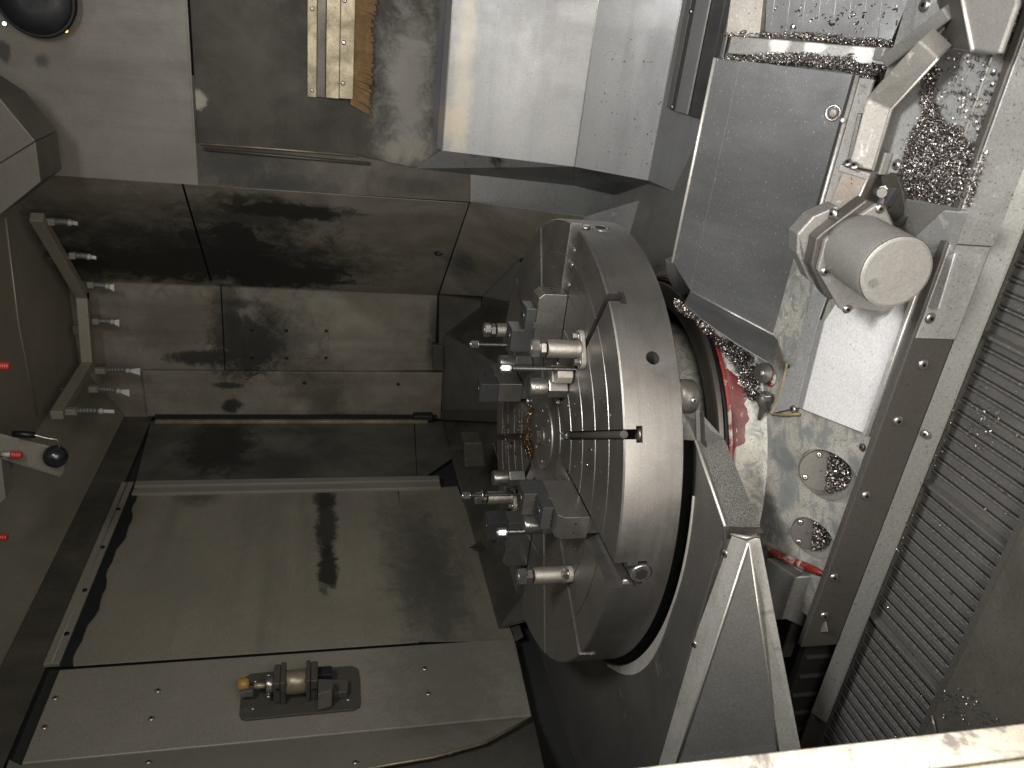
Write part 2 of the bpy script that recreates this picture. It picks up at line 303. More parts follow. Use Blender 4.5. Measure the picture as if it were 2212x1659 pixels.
# the bright chip chute of the back wall: three sheets that lean out more and more, with smudged returns at their left end
wf = P(955, 325, 'Y', 1.5); xw = wf.x
w2 = P(1241, 360, 'X', xw); w3 = P(1401, 390, 'X', xw); w4 = P(1496, 432, 'X', xw)
E_ = lambda p: V((XR, p.y, p.z))
CH = setting('chip_chute_wall', (xw, 1.5, 0))
for a, b_ in ((V((xw, Y1 - .03, wf.z + .02)), wf), (wf, w2), (w2, w3), (w3, w4)):
    sheet('panel', [a, b_, E_(b_), E_(a)], M['white'], CH, th=.004, bevel=0)
    MB().tube([b_, E_(b_)], .0035, 6).build('folded_edge', M['weld'], CH)
q0, q1, q2, q3 = P(895, 364, 'Y', Y1 - .001), P(1241, 401, 'Y', Y1 - .001), P(1391, 430, 'Y', 1.45), P(1452, 434, 'Y', 1.2)
sheet('return_sheet', [wf, w2, q1, q0], M['side'], CH, bevel=.001)
sheet('return_sheet', [w2, w3, q2, q1], M['side'], CH, bevel=.001)
sheet('return_sheet', [w3, w4, q3, q2], M['side'], CH, bevel=.001)

# brush seal bolted on the dark panel
ys = Y1 - .02
def zb(x): return P(x, 205, 'Y', ys).z
xs = P(700, 214, 'Y', ys - .04).x
BS = thing('brush_seal', 'long brassy clamp bar with a brown bristle brush on the dark panel', 'brush seal', (xs, ys, zb(730)))
def hbar(name, xa, xb_, dep, m, inset=0., bev=.002):
    za, zb_ = zb(xa), zb(xb_)
    return MB().box(((xs + inset + XR) / 2, ys - dep / 2, (za + zb_) / 2), (XR - xs - inset, dep, abs(za - zb_))).build(name, m, BS, bevel=bev)
hb = hbar('edge_strip', 664, 684, .012, M['brass'], 0)
hbar('channel', 684.5, 703, .018, M['soot'], .004)
c1 = hbar('clamp_plate', 703.5, 732, .05, M['brass'], .008)
c2 = hbar('clamp_plate', 732.5, 762, .056, M['brass'], .012)
for i in range(8):
    X = xs + .03 + i * .175
    screw('screw', (X + .05, ys - .0565, zb(740)), (0, -1, 0), .011, M['zinc'], c2)
    if i % 2 == 0: screw('screw', (X + .0, ys - .0125, zb(674)), (0, -1, 0), .010, M['zinc'], hb)
random.seed(11)
mb = MB(); X = xs - .012
while X < XR:
    w = random.uniform(.006, .012); l = .095 + .006 * sin(X * 23) + random.uniform(-.008, .008); sk = .03 + .02 * sin(X * 9)
    z0 = zb(757); y0 = ys - .048
    mb.prism([(X, y0, z0), (X + w, y0, z0), (X + w - sk, y0 + .012, z0 - l), (X - sk, y0 + .012, z0 - l)], (0, .025 + random.uniform(-.004, .004), 0)); X += w * .93
br = mb.build('bristles', M['brush'], BS); br['kind'] = 'stuff'

# ------------------------------------------------------------------ left wall with the sliding door
LW = setting('left_wall', (XL, .8, 0))
lx = lambda x, y, d=0.: P(x, y, 'X', XL + d)
MB().box((XL - .06, .6, .9), (.03, 4.2, 2.6)).build('backing', M['void'], LW)
zh = lx(287, 862).z; zd = lx(290, 1045).z
sheet('header', [(XL, Y2, zh), (XL, -1.9, zh), (XL, -1.9, zd + .055), (XL, Y2, zd + .055)], M['soot'], LW)
sheet('rail_strip', [(XL + .02, 1.62, zd + .062), (XL + .02, .25, zd + .062), (XL + .02, .25, zd + .0), (XL + .02, 1.62, zd)], M['column'], LW, th=.018, bevel=.002)
MB().tube([(XL + .022, 1.62, zd + .03), (XL + .022, .25, zd + .03)], .003, 6).build('bead', M['column'], LW)
for y in (1.35, 1.02, .7, .42): screw('screw', (XL + .021, y, zd + .02), (1, 0, 0), .012, M['black'], LW, False)
# ragged black sheet standing in for the dark gap under the strip
mb = MB(); pts = []; pts2 = []
n = 28
for i in range(n + 1):
    y = 1.6 - 1.36 * i / n; pts.append((XL + .006, y, zd)); pts2.append((XL + .006, y, zd - .052 + .012 * sin(i * .55) + .006 * sin(i * 1.7)))
mb.prism(pts + pts2[::-1], (.004, 0, 0)).build('dark_gap', M['bezel'], LW)
zf = zd - .012
sheet('door_panel', [(XL, lx(860, 1058).y, lx(859, 1058).z), (XL, .25, lx(859, 1058).z), (XL, .25, zf), (XL, lx(292, 1058).y, zf)], M['door'], LW)
sheet('door_panel', [lx(861, 1059, .003), lx(988, 1050, .003), lx(1112, 1384, .003), lx(888, 1386, .003)], M['door'], LW)
sheet('door_panel', [lx(326, 909), lx(894, 915), lx(901, 1041), lx(292, 1044)], M['doordark'], LW)
sheet('door_panel', [lx(896, 916, .002), lx(956, 909, .002), lx(976, 990, .002), lx(902, 1041, .002)], M['doordark'], LW)
for a, b_, d in ((1046, 1057, .03), (1061, 1071, .022)):
    ya_1, yb_1 = lx(400, a).y, lx(400, b_).y
    MB().box((XL + d / 2, (ya_1 + yb_1) / 2, (zd + .09) / 2 - .0), (d, abs(ya_1 - yb_1), zd - .12)).build('door_rail', M['column'], LW, bevel=.003)
MB().box((XL + .012, Y2 - .09, .98), (.024, .03, 1.78)).build('door_rail', M['brass'], LW, bevel=.003)
MB().box((XL + .02, Y2 - .03, .95), (.03, .03, 1.86)).build('dark_gap', M['bezel'], LW)  # black bar standing in for the dark gap at the corner
MB().box((XL + .03, Y2 - .04, .12), (.05, .09, .14)).build('stop_block', M['bezel'], LW, bevel=.01)
# lower edge flange of the door with its small screws, and the torn strip
e0, e1 = lx(978, 992), lx(1113, 1386)
e1 = V((XL, e1.y, e0.z + (e1.z - e0.z)))
sheet('sill_flange', [e0 + V((.004, 0, 0)), e1 + V((.004, 0, 0)), e1 + V((.03, 0, -.035)), e0 + V((.03, 0, -.035))], M['doordark'], LW)
for k in (.25, .45, .62, .86): p = e0.lerp(e1, k) + V((.02, 0, -.018)); screw('screw', p, (.8, 0, .6), .008, M['zinc'], LW, False)
sheet('torn_strip', [lx(1012, 1183, .05), lx(1048, 1163, .02), lx(1058, 1186, .03), lx(1052, 1190, .04)], M['soot'], LW, th=.002)
# column beside the door
CD = .05
cx = lambda x, y, d=CD: P(x, y, 'X', XL + d)
zct, ycn, ycf = cx(128, 1446).z, cx(1148, 1546).y, cx(128, 1446).y
zcb1, zcb2 = cx(1112, 1380).z, cx(1149, 1546).z
col_ = sheet('column_sheet', [(XL + CD, ycf, zct), (XL + CD, ycf, zcb1), (XL + CD, ycn, zcb2), (XL + CD, ycn, zct)], M['column'], LW, th=.048, bevel=.006)
for q in ((119, 1508), (96, 1571), (341, 1492), (327, 1552), (917, 1444), (925, 1498)): screw('screw', cx(*q, CD), (1, 0, 0), .0125, M['zinc'], col_)
nf = V((.93, -.0, .0)); c0 = V((XL + CD, ycn - .004, 0)); nv = V((.9, .42, 0))
fx = lambda x, y: PN(x, y, c0, nv)
zq = fx(60, 1624).z
fs = sheet('column_sheet', [(c0.x, c0.y, zct), fx(1150, 1549), fx(1046, 1606), fx(935, 1636), fx(770, 1664), fx(760, 1800), fx(-60, 1860), fx(20, 1640)], M['column'], LW, bevel=.004)
for q in ((321, 1646), (768, 1647), (969, 1627)): screw('screw', fx(*q), nv, .0125, M['zinc'], fs)
MB().tube([fx(1150, 1552) + nv * .004, fx(1046, 1608) + nv * .004, fx(935, 1638) + nv * .004, fx(770, 1666) + nv * .004], .006, 6).build('weld_bead', M['brass'], LW)
gz = lambda x, y: PN(x, y, c0 - nv * .02, nv)
sheet('lower_sheet', [gz(1152, 1552), gz(1185, 1700), gz(760, 1760), gz(760, 1640), gz(930, 1620), gz(1040, 1590)], M['doordark'], LW)

# ------------------------------------------------------------------ ceiling
CE = setting('ceiling', (.2, .6, ZC))
XS = P(185, 785, 'Z', ZC - .05).x - .05
sheet('panel', [(XS, Y2 + .05, ZC), (XS, -1.9, ZC), (1.9, -1.9, ZC), (1.9, .9, ZC), (F1.x, Y1, ZC), (b_lo.x, Y2, ZC)], M['ceiling'], CE)
sheet('panel', [(XS - .001, Y2 + .05, ZC), (XS - .001, -1.9, ZC), (XL, -1.9, zh), (XL, Y2 + .05, zh)], M['door'], CE)
MB().tube([P(12, 470, 'Z', ZC - .002), P(40, 700, 'Z', ZC - .002), P(80, 900, 'Z', ZC - .002)], .004, 6).build('weld_bead', M['door'], CE)

# coolant spray bar: three bends of square pipe under the ceiling, seven hoses
SBz = ZC - .14
sb = [P(82, 474, 'Z', SBz), P(178, 638, 'Z', SBz), P(190, 787, 'Z', SBz), P(125, 893, 'Z', SBz)]
SB = thing('coolant_spray_bar', 'grey square coolant pipe bent around the ceiling corner with seven jointed nozzles', 'spray bar', sb[1])
for a, b_ in zip(sb, sb[1:]):
    d = (b_ - a); L_ = d.length; d.normalize(); R = Matrix((d, V((0, 0, 1)).cross(d), V((0, 0, 1)))).transposed()
    MB().box((a + b_) / 2, (L_ + .045, .05, .06), R).build('pipe', M['ceiling'], SB, bevel=.004)
    m_ = (a + b_) / 2 + V((0, 0, .045)); MB().box(m_, (.05, .012, .04), R).build('hanger', M['soot'], SB, bevel=.002)
nzs = [((104, 478), (168, 482), 0), ((150, 551), (208, 556), 0), ((189, 614), (247, 620), 1), ((200, 693), (258, 696), 1), ((206, 800), (303, 801), 2), ((192, 839), (280, 847), 2), ((142, 888), (247, 888), 2)]
for (bx, by), (tx, ty), k in nzs:
    b0 = P(bx, by, 'Z', SBz - .03)
    n_ = CAM + (P(tx, ty, 'Z', 1.9) - CAM) * 1.0
    dd = ray(tx, ty); hh = V((b0.x - CAM.x, b0.y - CAM.y)); t = (hh.dot(V((dd.x, dd.y)))) / (dd.x**2 + dd.y**2); tip = CAM + dd * t
    ln = tip - b0; nz = MB().box(b0 + ln * .12, (.034, .034, abs(ln.z) * .24)).build('nozzle', M['column'], SB, bevel=.003)
    bow = V((.02, -.03, 0)) if k == 2 else V((.004, -.004, 0))
    mb = MB(); N_ = 6
    for i in range(N_):
        f = .24 + .42 * (i + .5) / N_; c = b0 + ln * f + bow * sin(pi * (f - .2) / .6)
        mb.lathe([(.007, -.012), (.0155, -.006), (.0165, .003), (.010, .011)], 12, c, -ln.normalized())
    mb.build('hose', M['hose'], nz)
    MB().lathe([(.008, -.016), (.0165, -.006), (.0165, .007), (.008, .016)], 12, b0 + ln * .72, -ln.normalized()).build('ball_joint', M['nozzle'], nz)
    c = b0 + ln * .78; e = b0 + ln * 1.0; w = .012 if bx < 170 else .028
    sd = ln.cross(V((cos(ya), sin(ya), 0))).normalized(); sd = RT if True else sd
    mb = MB(); t_ = ln.cross(sd).normalized() * .006
    mb.prism([c - sd * .009 + t_, c + sd * .009 + t_, e + sd * w * .6 + t_ * .4, e - sd * w + t_ * .4], -t_ * 1.6).build('spray_tip', M['nozzle'], nz, bevel=.001)

# lamp hood that hangs in from the top edge, dark round lamp, two pilot lights, bracket with ball lever, red valve tips
HD = thing('lamp_hood', 'beige folded sheet hood hanging under the ceiling at the edge of the photo', 'hood', P(60, 330, 'Y', 1.05))
hy = lambda x, y: P(x, y, 'Y', 1.05)
MB().prism([hy(-60, 175), hy(0, 213), hy(76, 305), hy(0, 352), hy(-60, 380)], (0, .28, 0)).build('upper_sheet', M['hood'], HD, bevel=.004)
MB().prism([hy(-60, 381), hy(0, 353), hy(76.5, 306), hy(88, 393), hy(0, 464), hy(-60, 500)], (0, .28, 0)).build('lower_sheet', M['hood'], HD, bevel=.004)
lc = P(74, -6, 'Y', Y1 - .09)
LMP = thing('round_lamp', 'black round lamp housing on the beige wall beside two small pilot lights', 'lamp', lc)
MB().lathe([(.10, -.085), (.145, -.07), (.148, -.01), (.135, .02), (.06, .03)], 40, lc, (0, -1, 0)).build('housing', M['bezel'], LMP)
MB().lathe([(.152, -.02), (.158, -.01), (.152, .0)], 40, lc, (0, -1, 0)).build('rim', M['black'], LMP)
MB().box(P(76, 54, 'Y', Y1 - .02), (.02, .03, .05)).build('hinge', M['black'], LMP, bevel=.003)
def glow(name, col, e):
    m = bpy.data.materials.new(name); m.use_nodes = True; b = m.node_tree.nodes['Principled BSDF']
    b.inputs['Base Color'].default_value = (*col, 1); b.inputs['Emission Color'].default_value = (*col, 1); b.inputs['Emission Strength'].default_value = e; return m
for (x, y), c, nm, lb in (((10, 51), (.9, .95, 1), 'cool', 'tiny white pilot light beside the black round lamp'), ((143, 66), (1, .6, .25), 'warm', 'tiny orange pilot light on the beige wall below the round lamp')):
    p = P(x, y, 'Y', Y1 - .001); o = thing('pilot_light', lb, 'pilot light', p)
    MB().lathe([(.009, 0), (.008, .006), (.004, .009)], 12, p, (0, -1, 0)).build('lens', glow(nm + '_pilot', c, 2.2), o)
    MB().lathe([(.013, 0), (.012, .003), (.010, .003)], 14, p, (0, -1, 0)).build('bezel', M['soot'], o)
yl = .55
ly = lambda x, y, d=0.: P(x, y, 'Y', yl - d)
LV = thing('lever_bracket', 'pale sheet bracket with a black ball knob on a bent lever', 'lever', ly(120, 985))
MB().prism([ly(-40, 930), ly(5, 940), ly(145, 975), ly(136, 1024), ly(5, 985), ly(-40, 985)], (0, .01, 0)).build('plate', M['column'], LV, bevel=.002)
MB().prism([ly(5, 985), ly(136, 1024), ly(128, 1030), ly(3, 992)], (0, .09, 0)).build('edge_flange', M['wall'], LV, bevel=.002)
MB().prism([ly(-30, 992), ly(2, 992), ly(12, 1075), ly(-30, 1120)], (0, .08, 0)).build('bracket_arm', M['column'], LV, bevel=.002)
kn = ly(120, 986, .05)
MB().lathe([(.045 * sin(pi * i / 12), -.045 * cos(pi * i / 12)) for i in range(13)][1:-1], 28, kn, (0, -1, 0)).build('ball_knob', M['ball'], LV)
lv = [ly(26, 937, .05), ly(76, 940, .05), ly(100, 946, .05), ly(122, 950, .05), ly(128, 958, .05), ly(127, 972, .05)]
MB().tube(lv, .0055, 10).build('lever', M['steel'], LV)
MB().tube([ly(27, 937, .05), ly(50, 938, .05), ly(76, 940, .05)], [.012, .014, .012], 12).build('grip', M['black'], LV)
for i, ((x, y, l), lb) in enumerate((((24, 982, 21), 'red jointed valve tip sticking out over the pale lever bracket'), ((-2, 790, 20), 'red valve tip at the ceiling edge, level with the access plate'), ((-6, 1160, 20), 'red valve tip at the ceiling edge, nearest the door column'))):
    a, b_ = ly(x, y, .04), ly(x + l, y + 1, .04); ln = b_ - a
    o = thing('valve_tip', lb, 'valve tip', a, 'red valve tips by the ceiling')
    mb = MB()
    for k in range(4): mb.lathe([(.011, -.006), (.015, -.002), (.015, .004), (.011, .009)], 12, a + ln * (k + .5) / 4, ln.normalized())
    mb.build('sleeve', M['redplastic'], o); MB().tube([a - ln * .9, a], .010, 10).build('stem', M['nozzle'], o)

# tool measuring probe on its plate, screwed on the column
tp = lambda x, y, d=0.: P(*zc(900, 2600, 3.687)(x, y), 'X', XL + CD + d)
M['probe'] = flat('dark_probe_paint', (.075, .07, .06), .4, .45)
TS = thing('tool_probe', 'tool measuring probe with a brassy barrel and yellow tip on a dark rounded plate', 'probe', tp(1050, 600))
rc = [(240, 560), (300, 400), (380, 345), (700, 315), (1200, 270), (1880, 232), (1960, 270), (1985, 400), (1998, 780), (1985, 830), (1900, 875), (900, 965), (310, 1022), (240, 1005), (212, 950)]
MB().prism([tp(x, y, .012) for x, y in rc], (-.011, 0, 0)).build('mounting_plate', M['probe'], TS, bevel=.002)
ax0, ax1 = tp(905, 480, .075), tp(1195, 455, .075); zx = (ax1 - ax0).normalized()
def tcyl(x0, x1, y0, y1, r, d=.075): a, b_ = tp(x0, y0, d), tp(x1, y1, d); return MB().cyl(a, r, (b_ - a).length, (b_ - a).normalized(), 28)
tcyl(900, 1198, 482, 455, .048).build('barrel', M['brass'], TS)
for x0, x1, y0, y1, nm in ((825, 905, 490, 482, 'clamp_ring'), (1195, 1260, 456, 450, 'clamp_ring')):
    a, b_ = tp(x0, y0, .07), tp(x1, y1, .07); R = Matrix((zx, V((1, 0, 0)), zx.cross(V((1, 0, 0))))).transposed(); L_ = (b_ - a).length
    MB().box((a + b_) / 2, (L_, .115, .112), R).build(nm, M['probe'], TS, bevel=.004)
for x0, x1, y0, y1 in ((722, 824, 500, 490), (1262, 1370, 450, 442)):
    a, b_ = tp(x0, y0, .066), tp(x1, y1, .066); L_ = (b_ - a).length
    o = MB().box((a + b_) / 2, (L_, .105, .106), R).build('end_cap', M['probe'], TS, bevel=.005)
    screw('screw', tp((x0 + x1) / 2, 590, .125), (1, 0, 0), .008, M['black'], o, False)
tcyl(600, 722, 520, 502, .034).build('collar', M['steel'], TS); tcyl(430, 600, 530, 520, .012).build('stem', M['brass'], TS)
MB().prism([tp(1372, 420, .11), tp(1590, 430, .11), tp(1605, 520, .11), tp(1580, 600, .11), tp(1372, 650, .11)], (-.09, 0, 0)).build('bracket', M['steel'], TS, bevel=.004)
MB().prism([tp(1530, 430, .05), tp(1820, 428, .05), tp(1812, 610, .05), tp(1600, 640, .05)], (-.035, 0, 0)).build('cable_block', M['band'], TS, bevel=.004)
MB().box(tp(1465, 370, .05), (.05, .05, .06)).build('cable_socket', M['bezel'], TS, bevel=.003)
tip = tp(285, 510, .07); MB().lathe([(.012, -.024), (.025, -.02), (.025, .012), (.016, .02)], 18, tip, zx).build('probe_tip', M['yellow'], TS)
MB().box(tp(325, 612, .06), (.03, .03, .05)).build('tip_holder', M['steel'], TS, bevel=.002)
for x, y in ((412, 857), (1815, 725), (450, 455)): screw('screw', tp(x, y, .012), (1, 0, 0), .009, M['zinc'], TS)
for k, (x, y) in enumerate(((645, 378), (640, 650), (640, 690))): MB().tube([tp(x - 30, y + 2, .05), tp(x + 30, y - 2, .05)], .005, 8).build('pin', M['bright'], TS)

# ------------------------------------------------------------------ the turning table (face plate) with its slots cut in
TT = thing('turning_table', 'big round steel turning table with ring grooves, T slots and jaw slots', 'turning table')
R_ = .8
prof = [(.06, -.18), (R_ - .004, -.18), (R_, -.176), (R_, -.0045), (R_ - .0045, 0)]
for r in (.686, .570, .453, .335, .214): prof += [(r + .0032, 0), (r + .0010, -.0028), (r - .0010, -.0028), (r - .0028, 0)]
prof += [(.06, 0)]
def deg(a): return (cos(radians(a)), sin(radians(a)))
def cut_box(mb, a, r0, r1, w, z0, z1):
    c_, s_ = deg(a); Rz = Matrix.Rotation(radians(a), 3, 'Z'); rm = (r0 + r1) / 2
    mb.box((c_ * rm, s_ * rm, (z0 + z1) / 2), (r1 - r0, w, z1 - z0), Rz)
body = MB().lathe(prof, 160).build('face_plate', M['table'], TT)
cutters = []
def cutter(fill):
    mb = MB(); fill(mb); o = mb.build('cutter', M['steel']); cutters.append(o)
    m = body.modifiers.new('cut', 'BOOLEAN'); m.operation = 'DIFFERENCE'; m.object = o; m.solver = 'EXACT'
TS_A = (30, 60, 120, 150, -30, -60, -120, -150); JS_A = (0, 90, 180, -90)
cutter(lambda mb: [cut_box(mb, a, .216, .9, .028, -.0365, .02) for a in TS_A])
cutter(lambda mb: [cut_box(mb, a, .20, .9, .0465, -.055, -.036) for a in TS_A])
cutter(lambda mb: [cut_box(mb, a, .20, .9, .092, -.040, .02) for a in JS_A])
cutter(lambda mb: [cut_box(mb, a, .19, .9, .067, -.072, -.039) for a in JS_A])
cutter(lambda mb: [cut_box(mb, a, .18, .9, .092, -.1, -.071) for a in JS_A])
bores = [(PC(1410, 773, R_), .0205)] + [(V((R_ * cos(radians(a)), R_ * sin(radians(a)), -.09)), .033) for a in JS_A]
cutter(lambda mb: [mb.cyl((p.x * .84, p.y * .84, p.z), r, .3, (p.x, p.y, 0), 24, .0005) for p, r in bores])
holes = [(.63, a) for a in (-40, -50, -70, -80, -100, -112, -20, -10, 15, 45, 75)] + [(.52, a) for a in (-45, -75, -105, -15, 100)] + [(.39, a) for a in (-50, -75, 105, 75)]
cutter(lambda mb: [mb.cyl((r * cos(radians(a)), r * sin(radians(a)), -.02), .0055, .05, (0, 0, 1), 10, .0003) for r, a in holes])
dg = bpy.context.evaluated_depsgraph_get(); me = bpy.data.meshes.new_from_object(body.evaluated_get(dg)); body.modifiers.clear(); body.data = me
for o in cutters: bpy.data.objects.remove(o)
me.polygons.foreach_set('use_smooth', [False] * len(me.polygons)); 
bm = bmesh.new(); bm.from_mesh(me)
for f in bm.faces:
    c = f.calc_center_median(); f.smooth = abs(f.normal.z) < .2 and hypot(c.x, c.y) > .78 and (f.normal.x * c.x + f.normal.y * c.y) > .75
for e in bm.edges: e.smooth = not (len(e.link_faces) == 2 and e.calc_face_angle(0) > radians(25))
bm.to_mesh(me); bm.free()
body.data.materials.clear(); body.data.materials.append(M['table'])
MB().lathe([(.06, -.02), (.125, -.02), (.125, .0035), (.122, .005), (.0, .005)], 56).build('hub_disc', M['table'], TT)
cb = MB().lathe([(.0, .004), (.036, .004), (.036, .0095), (.0, .0095)], 28).build('washer', M['steel'], TT)
MB().hexa((-.004, .004, .0095), .046, .02).build('centre_bolt', M['steel'], cb)
for a in (-25, 25, 95, 145, 205, -70): screw('screw', (.095 * cos(radians(a)), .095 * sin(radians(a)), .005), (0, 0, 1), .008, M['zinc'], TT)
# jaw screws at the rim, threaded inserts in the slots, the pin lying in the front T slot
for a in JS_A:
    c_, s_ = deg(a); p = V((c_ * (R_ - .008), s_ * (R_ - .008), -.09)); ax = V((c_, s_, 0))
    o = MB().lathe([(.031, -.42)] + [x for k in range(10) for x in ((.027, -.1 + k * .0095), (.0315, -.0955 + k * .0095))] + [(.031, .004), (.028, .007)], 24, p, ax).build('jaw_screw', M['bright'], TT)
    MB().hexa(p + ax * .0065, .034, .002, ax).build('socket', M['void'], o)
    for k in range(9):
        r = .215 + k * .062 + (.01 if k % 2 else 0)
        if .34 < r < .585: continue
        q = V((c_ * r - s_ * .012, s_ * r + c_ * .012, -.05)); b0 = MB().box(q, (.045, .05, .012), Matrix.Rotation(radians(a), 3, 'Z')).build('gib', M['steel'], TT, bevel=.002)
        MB().cyl(q + V((-s_ * .012, c_ * .012, .004)), .010, .03, (0, 0, 1), 14).build('gib_screw', M['bright'], b0)
    for k, (ra, rb) in enumerate(((.585, .797), (.20, .36))):
        c0 = V((c_ * (ra + rb) / 2 + s_ * -.0445, s_ * (ra + rb) / 2 + c_ * .0445, -.019))
        MB().box(c0, (rb - ra, .0025, .034), Matrix.Rotation(radians(a), 3, 'Z')).build('lit_slot_wall', M['bright'], TT)  # bright strip standing for the light on the slot's far wall
    rr = .79
    for sg in (-1, 1):
        q = V((c_ * rr - s_ * .036 * sg, s_ * rr + c_ * .036 * sg, -.052)); MB().lathe([(.012, -.01), (.011, .004), (.005, .001)], 14, q, ax).build('stop_screw', M['bright'], TT)
c_, s_ = deg(-60)
MB().lathe([(.0105, 0), (.012, .0015), (.012, .038), (.0112, .039), (.0112, .0405), (.012, .0415), (.012, .06), (.0105, .062)], 20, (c_ * .218, s_ * .218, -.0115), (c_, s_, 0)).build('slot_pin', M['bright'], TT)
MB().lathe([(.0, -.001), (.018, -.001), (.0195, -.0), (.0195, .004), (.017, .006), (.0, .006)], 20, (c_ * .776, s_ * .776, -.053), (0, 0, 1)).build('slot_nut', M['steel'], TT)

# ------------------------------------------------------------------ chuck jaws: one built along +X, then copied to the other three slots
def make_jaw():
    o = thing('chuck_jaw', 'x', 'chuck jaw', (0, 0, 0), 'four independent chuck jaws')
    w = .0405
    def pr(name, pts, m, par, ww=w, bev=.0015): return MB().prism([(x, -ww, z) for x, z in pts], (0, 2 * ww, 0)).build(name, m, par, False, bevel=bev)
    b = pr('base_jaw', [(.363, .0008), (.572, .0008), (.572, .083), (.556, .1005), (.363, .1005)], M['jaw'], o)
    pr('tongue', [(.37, -.068), (.56, -.068), (.56, .001), (.37, .001)], M['jaw'], b, .031)
    t = pr('top_jaw', [(.359, .1015), (.517, .1015), (.517, .138), (.439, .138), (.439, .18), (.366, .18), (.359, .172)], M['topjaw'], o)
    pr('locating_key', [(.448, .0955), (.468, .0955), (.468, .1065), (.448, .1065)], M['steel'], o, w + .0006, .0006)
    # gripping steps: pale ground faces with serrated lower edges
    for x, z0, z1 in ((.517, .103, .1365), (.439, .1395, .1785)):
        mb = MB(); pts = [(x, -w + .002, z1), (x, w - .002, z1), (x, w - .002, z0)]
        k = 9; pts += [(x, w - .002 - (2 * w - .004) * (i + .5) / k, z0 + (.006 if i % 2 else 0)) for i in range(k)] + [(x, -w + .002, z0)]
        mb.prism(pts, (.0016, 0, 0)).build('gripping_face', M['jaw'], t, False)
    for x, z in ((.478, .138), (.402, .18)):
        s = MB().lathe([(.0165, -.002), (.0165, .0012), (.0125, .0012), (.0115, -.001)], 24, (x, 0, z)).build('counterbore_ring', M['steel'], t, False)
        MB().cyl((x, 0, z - .001), .0108, .0034, n=18).build('cap_screw', M['black'], s, False)
        MB().hexa((x, 0, z + .0018), .011, .001).build('socket', M['void'], s, False)
    for y in (-.018, .018): MB().cyl((.572, y, .045), .004, .0012, (1, 0, 0), 10).build('oil_hole', M['void'], b, False)
    return o
jaw = make_jaw()
jl = {0: 'steel chuck jaw with dark stepped top, on the far right slot behind the speckled jack', 90: 'steel chuck jaw at the far slot beyond the chip heap, seen from its inner end',
      180: 'steel chuck jaw at the left slot, mostly hidden behind other fixtures', -90: 'nearest steel chuck jaw showing its chamfered outer end and serrated steps'}
for a in JS_A:
    o = jaw if a == 0 else copy_tree(jaw)
    o.rotation_euler.z = radians(a); o['label'] = jl[a]

# ------------------------------------------------------------------ jacks, clamping studs, support screws: one of each, then copied round
def make_jack():
    o = thing('support_jack', 'x', 'jack', (0, 0, 0), 'tall support jacks bolted over the T slots')
    fl = MB(); N_ = 20; pts = []
    for i in range(N_):
        a = 2 * pi * i / N_; sx = .018 * (1 if cos(a) > 0 else -1); sy = 0
        pts.append((sy + .027 * sin(a) * 1.0, sx * 2.1 + .026 * cos(a), 0))
    fl.prism(pts, (0, 0, .016)).build('flange', M['cast'], o, False, bevel=.003)
    MB().lathe([(.033, .015), (.0295, .02), (.0285, .03), (.0285, .118), (.0265, .122), (.022, .1235), (.021, .121)], 40).build('body', M['jack'], o, False)
    MB().thread((0, 0, .118), .0155, .012, .003, 18).build('thread', M['steel'], o, False)
    MB().hexa((0, 0, .1275), .046, .019, a0=.3).build('lock_nut', M['steel'], o, False)
    hd = MB().hexa((0, 0, .147), .05, .028, a0=.55).build('hex_head', M['zinc'], o, False)
    MB().lathe([(.0205, 0), (.02, .003), (.006, .006)], 20, (0, 0, .1735)).build('domed_face', M['zinc'], hd, False)
    for s_ in (-1, 1):
        b = MB().lathe([(.016, .0165), (.0165, .018), (.016, .0205), (.009, .0205)], 22, (0, s_ * .043, 0)).build('washer', M['zinc'], o, False)
        MB().hexa((0, s_ * .043, .0205), .021, .014, a0=.4 * s_).build('clamp_bolt', M['zinc'], b, False)
    return o
def make_stud():
    o = thing('clamping_stud', 'x', 'stud', (0, 0, 0), 'tall threaded clamping studs in the T slots')
    MB().thread((0, 0, -.03), .0092, .235, .0047, 14).build('threaded_rod', M['thread'], o, False)
    n_ = MB().hexa((0, 0, .195), .028, .029, a0=.5).build('hex_nut', M['bright'], o, False)
    MB().lathe([(.0165, 0), (.0165, .0025), (.0125, .005)], 22, (0, 0, .1925)).build('nut_collar', M['bright'], n_, False)
    MB().cyl((0, 0, .205), .0088, .0235, n=14, ch=.002).build('rod_end', M['bright'], n_, False)
    return o
def make_screwjack():
    o = thing('support_screw', 'x', 'support screw', (0, 0, 0), 'low support screws with a cross hole beside the jaws')
    MB().lathe([(.031, .001), (.035, .004), (.035, .064), (.0325, .068)], 6, smooth=False, a0=.2).build('hexagon_base', M['jaw'], o, False)
    h = MB().lathe([(.026, .068), (.0305, .07), (.0315, .074), (.0315, .128), (.029, .132), (.014, .133)], 36).build('round_head', M['steel'], o, False)
    for a in (0, pi / 2, pi, -pi / 2):
        MB().lathe([(.0075, -.002), (.0078, .0004), (.0062, .0006), (.0055, -.001)], 16, (.0312 * cos(a), .0312 * sin(a), .110), (cos(a), sin(a), 0)).build('cross_hole', M['void'], h, False)
    return o
jk, sd_, sj = make_jack(), make_stud(), make_screwjack()
fixt = [(-30, .545, .435, .33, .042, 0), (60, .5, .425, .335, 0, .4), (150, .515, .49, .335, -.005, 1.9), (-118, .545, .385, .36, -.012, 2.2)]
jlab = ['bead blasted jack standing nearest the right, beside the notched block', 'bead blasted jack at the far side, its hex head left of the far right jaw', 'bead blasted jack at the left slot, behind the nearest jaw', 'bead blasted jack nearest the door column, at the lower edge of the table']
